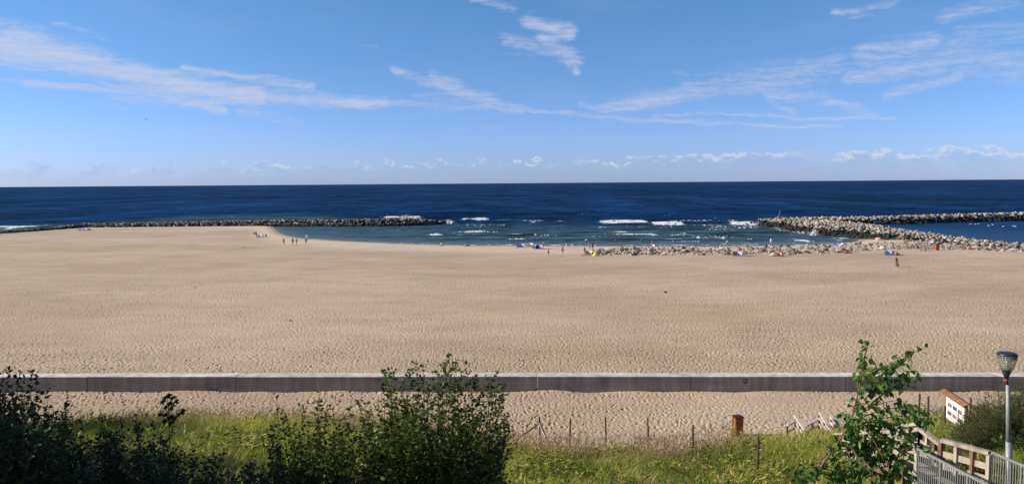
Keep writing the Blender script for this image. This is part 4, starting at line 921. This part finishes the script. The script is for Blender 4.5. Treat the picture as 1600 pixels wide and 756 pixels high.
# ------------------------------------------------------------------ people
def skin_mesh(verts, edges, radii, root=0, sub=1):
    me = bpy.data.meshes.new('tmp'); me.from_pydata(verts, edges, []); o = bpy.data.objects.new('tmp', me); C.objects.link(o)
    md = o.modifiers.new('s', 'SKIN'); md.use_smooth_shade = True
    for i, r in enumerate(radii): me.skin_vertices[0].data[i].radius = (r, r) if not isinstance(r, tuple) else r
    me.skin_vertices[0].data[root].use_root = True
    if sub: ss = o.modifiers.new('u', 'SUBSURF'); ss.levels = sub; ss.render_levels = sub
    dg = bpy.context.evaluated_depsgraph_get(); out = bpy.data.meshes.new_from_object(o.evaluated_get(dg))
    bpy.data.objects.remove(o); return out
def pose_joints(p):
    J = dict(pel=(0,0,.95), sp=(0,0,1.12), ch=(0,0,1.33), nk=(0,0,1.47), hd=(0,-.02,1.56), ht=(0,-.01,1.68),
             ls=(.17,0,1.40), le=(.24,.03,1.13), lw=(.25,-.06,.88), lh=(.25,-.09,.78), rs=(-.17,0,1.40), re=(-.24,.03,1.13), rw=(-.25,-.06,.88), rh=(-.25,-.09,.78),
             lp=(.09,0,.90), lk=(.11,-.02,.49), la=(.12,.02,.08), lt=(.13,-.15,.03), rp=(-.09,0,.90), rk=(-.11,-.02,.49), ra=(-.12,.02,.08), rt_=(-.13,-.15,.03))
    if p == 'walk': J.update(lk=(.10,-.18,.51), la=(.10,-.20,.10), lt=(.11,-.36,.05), rk=(-.10,.08,.50), ra=(-.10,.33,.16), rt_=(-.10,.25,.03), le=(.25,.14,1.15), lw=(.26,.14,.92), lh=(.26,.12,.83), re=(-.24,-.08,1.14), rw=(-.24,-.24,.96), rh=(-.24,-.31,.90))
    if p == 'sit':
        J = {k: (x, y, z-.80) for k, (x, y, z) in J.items()}
        J.update(lp=(.10,0,.13), rp=(-.10,0,.13), lk=(.14,-.34,.46), la=(.13,-.62,.07), lt=(.14,-.78,.03), rk=(-.14,-.34,.44), ra=(-.13,-.66,.07), rt_=(-.14,-.82,.03),
                 le=(.24,-.16,.42), lw=(.15,-.36,.44), lh=(.10,-.44,.42), re=(-.24,-.16,.42), rw=(-.15,-.36,.44), rh=(-.10,-.44,.42))
    if p == 'crouch':
        J = {k: (x, y, z-.55) for k, (x, y, z) in J.items()}
        J.update(sp=(0,-.10,.55), ch=(0,-.24,.74), nk=(0,-.31,.86), hd=(0,-.36,.94), ht=(0,-.36,1.05), ls=(.17,-.27,.80), rs=(-.17,-.27,.80), lp=(.09,0,.36), rp=(-.09,0,.36),
                 lk=(.17,-.36,.46), la=(.13,-.10,.09), lt=(.14,-.28,.03), rk=(-.17,-.36,.46), ra=(-.13,-.10,.09), rt_=(-.14,-.28,.03),
                 le=(.22,-.42,.56), lw=(.16,-.56,.36), lh=(.14,-.60,.26), re=(-.22,-.42,.56), rw=(-.16,-.56,.36), rh=(-.14,-.60,.26))
    if p == 'lie':
        J = {k: (x, -(z-.95), .16 + (-y)*1.0 if k not in ('ht', 'hd') else .19) for k, (x, y, z) in J.items()}
        J.update(lk=(.12, .44, .26), la=(.12, .85, .08), lt=(.13, .90, .20), rk=(-.12, .46, .13), ra=(-.12, .87, .08), rt_=(-.13, .92, .20))
        J.update(le=(.30,-.15,.09), lw=(.34,.08,.08), lh=(.34,.16,.08), re=(-.30,-.15,.09), rw=(-.34,.08,.08), rh=(-.34,.16,.08), hd=(0,-.62,.20), ht=(0,-.74,.20), nk=(0,-.50,.18), ch=(0,-.36,.15), sp=(0,-.15,.14), ls=(.17,-.42,.15), rs=(-.17,-.42,.15))
    return J
RAD = dict(pel=.13, sp=.115, ch=.135, nk=.052, hd=.088, ht=.07, ls=.062, le=.042, lw=.028, lh=.035, rs=.062, re=.042, rw=.028, rh=.035, lp=.088, lk=.058, la=.038, lt=.032, rp=.088, rk=.058, ra=.038, rt_=.032)
EDG = [('pel','sp'),('sp','ch'),('ch','nk'),('nk','hd'),('hd','ht'),('ch','ls'),('ls','le'),('le','lw'),('lw','lh'),('ch','rs'),('rs','re'),('re','rw'),('rw','rh'),('pel','lp'),('lp','lk'),('lk','la'),('la','lt'),('pel','rp'),('rp','rk'),('rk','ra'),('ra','rt_')]
cache = {}
def part_mesh(p, keys, edges, grow_, cut=None):
    J = dict(pose_joints(p))
    if cut:
        for k, (a, b, t) in cut.items(): J[k] = tuple(Vector(J[a]).lerp(Vector(J[b]), t)); RAD[k] = RAD[a]*(1-t)+RAD[b]*t
    vs = [J[k] for k in keys]; es = [(keys.index(a), keys.index(b)) for a, b in edges]
    return skin_mesh(vs, es, [RAD[k]+grow_ for k in keys], 0, 1)
def pose_parts(p):
    if p in cache: return cache[p]
    ks = list(pose_joints(p).keys()); d = {}
    d['body'] = part_mesh(p, ks, EDG, 0)
    d['shirt'] = part_mesh(p, ['ch','sp','pl_','ls','rs','ls2','rs2'], [('ch','sp'),('sp','pl_'),('ch','ls'),('ch','rs'),('ls','ls2'),('rs','rs2')], .02, dict(pl_=('sp','pel',.6), ls2=('ls','le',.6), rs2=('rs','re',.6)))
    d['shorts'] = part_mesh(p, ['pel','lp','rp','lq','rq'], [('pel','lp'),('pel','rp'),('lp','lq'),('rp','rq')], .018, dict(lq=('lp','lk',.55), rq=('rp','rk',.55)))
    d['trousers'] = part_mesh(p, ['pel','lp','rp','lk','rk','lq2','rq2'], [('pel','lp'),('pel','rp'),('lp','lk'),('rp','rk'),('lk','lq2'),('rk','rq2')], .018, dict(lq2=('lk','la',.85), rq2=('rk','ra',.85)))
    J = pose_joints(p); hd = (Vector(J['hd'])+Vector(J['ht']))/2
    bm = bmesh.new(); bmesh.ops.create_uvsphere(bm, u_segments=10, v_segments=7, radius=.112, matrix=Matrix.Translation(hd+(Vector((0, .015, .015)) if p != 'lie' else Vector((0, -.02, -.01)))))
    drop = [v for v in bm.verts if (v.co-hd).y < -.035 and (v.co-hd).z < .055] if p != 'lie' else [v for v in bm.verts if (v.co-hd).z > .03 and (v.co-hd).y > -.06]
    bmesh.ops.delete(bm, geom=drop, context='VERTS'); me = bpy.data.meshes.new('hair'); bm.to_mesh(me); bm.free(); d['hair'] = me
    bm = bmesh.new()       # small face: nose and eyes
    if p != 'lie':
        f = hd+Vector((0, -.092, -.01)); bmesh.ops.create_cone(bm, cap_ends=True, segments=5, radius1=.016, radius2=.006, depth=.04, matrix=Matrix.Translation(f)@Matrix.Rotation(R(60), 4, 'X'))
        for s_ in (-.033, .033): bmesh.ops.create_icosphere(bm, subdivisions=1, radius=.011, matrix=Matrix.Translation(hd+Vector((s_, -.085, .012))))
    me = bpy.data.meshes.new('face'); bm.to_mesh(me); bm.free(); d['face'] = me
    cache[p] = d; return d
def person(px, py, pose, face, top, bottom, label, skin='skin', hair='hair', z=None, scale=1.0, group=None):
    p = atz(px, py, 0.0 if z is None else z); root = empty('person', (p.x, p.y, gz(p.x, p.y) if z is None else z), face)
    root.scale = (scale,)*3; tag(root, label, 'person', group); d = pose_parts(pose)
    def add(nm, me, mat): me = me.copy(); me.materials.clear(); me.materials.append(M[mat]); return link(nm, me, root)
    add('body', d['body'], skin); add('hair', d['hair'], hair)
    if pose != 'lie': add('face', d['face'], 'skin_tan')
    if top: add('shirt', d['shirt'], top)
    if bottom: k = 'trousers' if bottom.endswith('+') else 'shorts'; add(k, d[k], bottom.rstrip('+'))
    return root
PI = math.pi
person(443.5, 383, 'walk', R(60), 'black', 'black', 'person in black walking on the sand, leftmost of the four by the lagoon')
person(457.5, 382.5, 'stand', R(20), 'grey', 'black', 'person in grey top and black shorts second from left of the group by the lagoon')
person(463.5, 382.5, 'walk', R(-30), 'pink', 'black', 'person in pink top walking by the lagoon')
person(478, 382, 'walk', R(-50), 'black', 'black', 'person in black under a white board, rightmost of the four by the lagoon')
person(422.5, 355, 'stand', 0, 'rose', 'brown', 'person in pale pink standing at the foot of the left breakwater', scale=.95)
person(857, 400.5, 'stand', R(100), 'red', 'black', 'standing person in red and black nearest the camera, left of the bather in dark shorts', 'skin_tan')
person(879, 397.5, 'stand', R(170), 'orange', 'black', 'bare legged person in orange top and black shorts standing alone on the sand', 'skin_tan')
person(913.5, 397, 'stand', R(180), 'navy', 'navy', 'small person in dark blue standing by the green windbreak', scale=.85)
person(916, 383, 'stand', R(180), 'white', 'black', 'person in white shirt and black shorts at the water edge', z=SEA)
person(921, 389, 'stand', R(190), 'steel', 'steel+', 'person in grey-blue clothes standing left of the one in black')
person(926, 389.5, 'stand', R(170), 'black', 'black+', 'person all in black standing near the water')
person(849, 388, 'stand', R(90), 'rose', 'red', 'person in pale pink standing right of the blue windbreak', 'skin_tan')
person(962, 383, 'stand', R(180), None, 'brown', 'bare backed bather wading, left of the two bathers in the water', 'skin_tan', z=-.95)
person(1003, 382.5, 'stand', R(180), None, 'black', 'bare backed bather wading, right of the two bathers in the water', 'skin_tan', z=-.95)
person(894, 384.5, 'sit', R(180), 'white', 'white', 'person in white sitting on the sand by the water')
person(885, 384.5, 'sit', R(150), 'rose', 'rose', 'person in pale pink sitting on the sand by the water')
person(991, 389, 'sit', R(200), 'grey', 'black', 'person in grey top sitting high on the boulders', z=.5, scale=1.1)
person(1019, 387, 'stand', R(180), None, 'red', 'bare chested person standing behind the pale blue windbreak')
person(1136, 385.5, 'walk', R(90), 'rose', 'navy', 'person in pale pink top and navy shorts walking along the water')
person(1204.5, 383, 'walk', R(90), 'white', 'white', 'person in white wading through the shallow water', z=SEA)
person(1197, 393, 'stand', R(180), 'brown', 'brown', 'dark clad person standing among the boulders', 'skin_tan')
person(1155, 394, 'sit', R(30), 'red', 'red', 'person in red sitting behind the white windbreak', z=.35)
person(1217, 400, 'sit', R(-40), 'red', 'brown', 'sunbather sitting before the boulders, left of a pair', 'skin_tan')
person(1222, 401, 'sit', R(30), 'orange', 'brown', 'sunbather sitting before the boulders, right of a pair', 'skin_tan')
person(1246, 395.5, 'sit', R(20), 'orange', 'red', 'person in orange sitting before the boulders')
person(1281, 394.5, 'sit', R(-60), None, 'brown', 'tanned sunbather sitting with bent knees before the boulders', 'skin_tan')
person(1325, 395, 'lie', R(90), None, 'red', 'sunbather lying on a red towel before the boulders', 'skin_tan', z=.08)
person(1400.5, 416, 'stand', R(20), 'navy', 'jeans+', 'person in dark top and jeans standing on the open sand at right', hair='hair_fair')
person(1403, 417, 'crouch', R(-60), 'brown', 'black', 'person crouching at the feet of the one in jeans', 'skin_tan')
person(1401.5, 399, 'sit', R(90), 'brown', 'black', 'person sitting at the right end of the lilac windbreak')
person(1438.5, 392, 'sit', R(0), 'blue', 'blue', 'person in bright blue sitting before the rocks at right')
person(1446, 391, 'sit', R(40), 'grey', 'black', 'person in grey sitting before the rocks at right')
person(1506, 389.5, 'sit', R(60), 'red', 'black', 'person in red sitting before the rocks, left of the two at far right', 'skin_tan')
person(1518, 390, 'lie', R(90), 'red', 'red', 'person in red lying before the rocks at far right', 'skin_tan', z=.05)
person(690, 383.5, 'sit', R(120), 'white', 'black', 'person in white sitting alone at the water edge left of centre')
person(730, 384, 'lie', R(90), 'black', 'black', 'person in black lying at the water edge left of centre')
person(397, 366.5, 'sit', R(40), 'navy', 'black', 'person in navy sitting on the far left sand, left of a pair')
person(400.5, 366.5, 'sit', R(-40), 'black', 'black', 'person in black sitting on the far left sand, right of a pair')
person(416, 370, 'sit', R(-90), 'black', 'black', 'person in black sitting by the white windbreak on the far left sand')
# board carried overhead, towels, windbreaks
p = atz(478.6, 382, 0)
bo = MB().box((0, 0, 0), (.75, .06, 1.3)).build('surf_board', M['white'], None, bevel=.02, loc=(p.x+.15, p.y, gz(p.x, p.y)+1.75))
tag(bo, 'white board held up by the rightmost walker of the four', 'board')
def windbreak(px0, px1, py, cols, label, depth=1.1, hgt=.95, face=0.0):
    a = atz(px0, py, 0); b = atz(px1, py, 0); root = empty('windbreak', (a.x, a.y, gz(a.x, a.y))); tag(root, label, 'windbreak', 'windbreaks on the beach')
    w = b.x-a.x; n = max(2, round(w/.8)); pts = []
    for i in range(n+1): pts.append(Vector((w*i/n, (.5 if i % 2 else 0), 0)))
    pts.append(Vector((w+.05, depth, 0)))
    for i, (q, r_) in enumerate(zip(pts, pts[1:])):
        me = MB().poly([q+Vector((0, 0, .05)), r_+Vector((0, 0, .05)), r_+Vector((0, 0, hgt)), (q+r_)/2+Vector((0, 0, hgt-.05)), q+Vector((0, 0, hgt))]).build('cloth', M[cols[i % len(cols)]], root)
        sm_ = me.modifiers.new('t', 'SOLIDIFY'); sm_.thickness = .01
    for q in pts: MB().tube(q+Vector((0, 0, -.2)), q+Vector((0, 0, hgt+.1)), .018, n=6).build('pole', M['wood'], root)
windbreak(807, 820, 387, ['steel', 'lilac', 'white'], 'blue and white striped windbreak, leftmost of the group by the surf')
windbreak(821, 833, 385.5, ['white', 'white', 'paleblue'], 'white windbreak at the back of the group by the surf')
windbreak(831, 838, 388.8, ['white', 'paleblue'], 'pale windbreak at the front of the group by the surf')
windbreak(837, 847, 389.5, ['navy', 'lilac', 'steel'], 'dark blue striped windbreak, rightmost of the group by the surf')
windbreak(914, 925, 398, ['green', 'white'], 'pale green windbreak at the left end of the boulder line', hgt=.85)
windbreak(1013, 1028, 388.5, ['paleblue', 'white'], 'pale blue windbreak behind the boulder line')
windbreak(1145, 1167, 400.5, ['grey', 'white', 'white', 'white'], 'long white windbreak with a grey end before the boulder line')
windbreak(1382, 1400, 399, ['paleblue', 'lilac'], 'lilac blue windbreak on the open sand at right')
windbreak(400, 409, 371.5, ['white', 'white'], 'white windbreak on the far left sand')
windbreak(122, 138, 360.5, ['white', 'lilac', 'white'], 'white and lilac windbreak at the left breakwater', hgt=.8)
def tent(px, py, w, mat, label):
    p = atz(px, py, 0); root = empty('beach_tent', (p.x, p.y, gz(p.x, p.y))); tag(root, label, 'beach tent')
    MB().lathe([(w, 0), (w*.95, w*.35), (w*.7, w*.75), (w*.3, w*.95), (.001, w)], n=14).build('canopy', M[mat], root, smooth=True)
    MB().box((0, -w*.93, w*.28), (w*.6, .05, w*.5)).build('door', M['white' if mat != 'white' else 'grey'], root)
tent(930.5, 399.5, .62, 'yellow', 'small yellow pop-up tent at the left end of the boulder line')
tent(1303, 383.2, .6, 'blue', 'small bright blue tent behind the boulder line')
tent(1317, 383, .6, 'paleblue', 'small pale blue tent behind the boulder line, right of the bright blue one')
def towel(px, py, w, d, mat, label):
    p = atz(px, py, 0); bm = bmesh.new(); bmesh.ops.create_grid(bm, x_segments=8, y_segments=5, size=.5)
    for v in bm.verts: v.co = Vector((v.co.x*w, v.co.y*d, .03+.03*math.sin(v.co.x*9+v.co.y*5)))
    me = bpy.data.meshes.new('towel'); bm.to_mesh(me); bm.free(); me.materials.append(M[mat]); o = link('towel', me, None, (p.x, p.y, gz(p.x, p.y)+.01))
    o.modifiers.new('t', 'SOLIDIFY').thickness = .02; tag(o, label, 'towel')
towel(915, 399, 2.0, 1.6, 'red', 'red towel spread before the pale green windbreak')
towel(1325, 395.5, 2.2, 1.2, 'red', 'red towel under the lying sunbather')
towel(1288, 395.3, 2.0, 1.2, 'orange', 'orange towel right of the sunbather with bent knees')
# red brown bin by the rocks
p = atz(1464, 391, 0); root = empty('litter_bin', (p.x, p.y, gz(p.x, p.y))); tag(root, 'red brown litter bin standing before the rocks at far right', 'litter bin')
MB().box((0, 0, .55), (.75, .6, 1.1)).build('body', M['rust_wood'], root, bevel=.02); MB().box((0, 0, 1.16), (.85, .7, .07)).build('lid', M['rust_wood'], root, bevel=.01)
# leaning marker pole on the groin head
a = atz(1212.5, 344.5, 1.6); b = at(1219, 330, a.y); root = empty('marker_pole', tuple(a)); tag(root, 'thin leaning pole on the head of the diagonal groin', 'pole')
MB().tube((0, 0, -1.2), b-a, .09, .05, 8).build('pole', M['galv'], root); MB().tube(b-a-Vector((.12, 0, .1)), b-a+Vector((.15, 0, .05)), .16, .12, 8).build('top_mark', M['galv'], root)
# driftwood and stick
def stick(px, py, L, rz, label, mat='wood'):
    p = atz(px, py, 0); b = MB(); q = Vector((-L/2, 0, .05))
    for i in range(5):
        n_ = q+Vector((L/5, random.uniform(-.1, .1)*L, random.uniform(-.02, .03))); n_.z = max(.03, n_.z); b.tube(q, n_, .05-.006*i, .045-.006*i, 6); q = n_
    o = b.build('driftwood', M[mat], None, loc=(p.x, p.y, gz(p.x, p.y))); o.rotation_euler.z = rz; tag(o, label, 'driftwood')
stick(163, 577, .55, .1, 'pale stick lying just beyond the wall at left', 'cream')
stick(260, 367, 4.5, -.4, 'bleached branch lying on the far left sand')
stick(388, 387, 3.5, .1, 'low pale driftwood log on the sand left of the lagoon')
# gulls
def gull(loc, rz, label, flying=False, s=1.0, group=None):
    root = empty('gull', loc, rz); root.scale = (s,)*3; tag(root, label, 'gull', group)
    me = skin_mesh([(-.26,0,.10),(-.12,0,.12),(.05,0,.13),(.15,0,.19),(.21,0,.24),(.28,0,.235)], [(0,1),(1,2),(2,3),(3,4),(4,5)], [.015,.06,.075,.04,.042,.010], 2, 1)
    me.materials.append(M['white']); link('body', me, root)
    if flying:
        for s_ in (-1, 1):
            MB().poly([(.08, 0, .15), (.10, s_*.3, .26), (.0, s_*.68, .20), (-.06, s_*.3, .24), (-.10, 0, .14)]).build('wing', M['grey'], root).modifiers.new('t', 'SOLIDIFY').thickness = .012
    else:
        for s_ in (-1, 1): MB().poly([(.08, s_*.06, .15), (-.02, s_*.085, .17), (-.30, s_*.03, .12), (-.10, s_*.075, .09)]).build('wing', M['grey'], root).modifiers.new('t', 'SOLIDIFY').thickness = .01
for px, py in ((1516,351),(1524,351),(1528.5,350.6),(1545,353.5),(1551,352),(1567,354.5),(1583,354),(1586,354.6)):
    q = atz(px, py, SEA); gull((q.x, q.y, SEA-.03), random.uniform(0, 6.28), 'white gull floating on the sheltered water behind the groin', s=1.5, group='gulls floating behind the groin')
q = atz(1412, 341, 2.2); gull((q.x, q.y, 2.9), .3, 'white gull standing on the far breakwater', s=1.8)
q = at(228, 188, 260.0); gull(tuple(q), .2, 'gull flying high over the sea at left', True, 1.7)
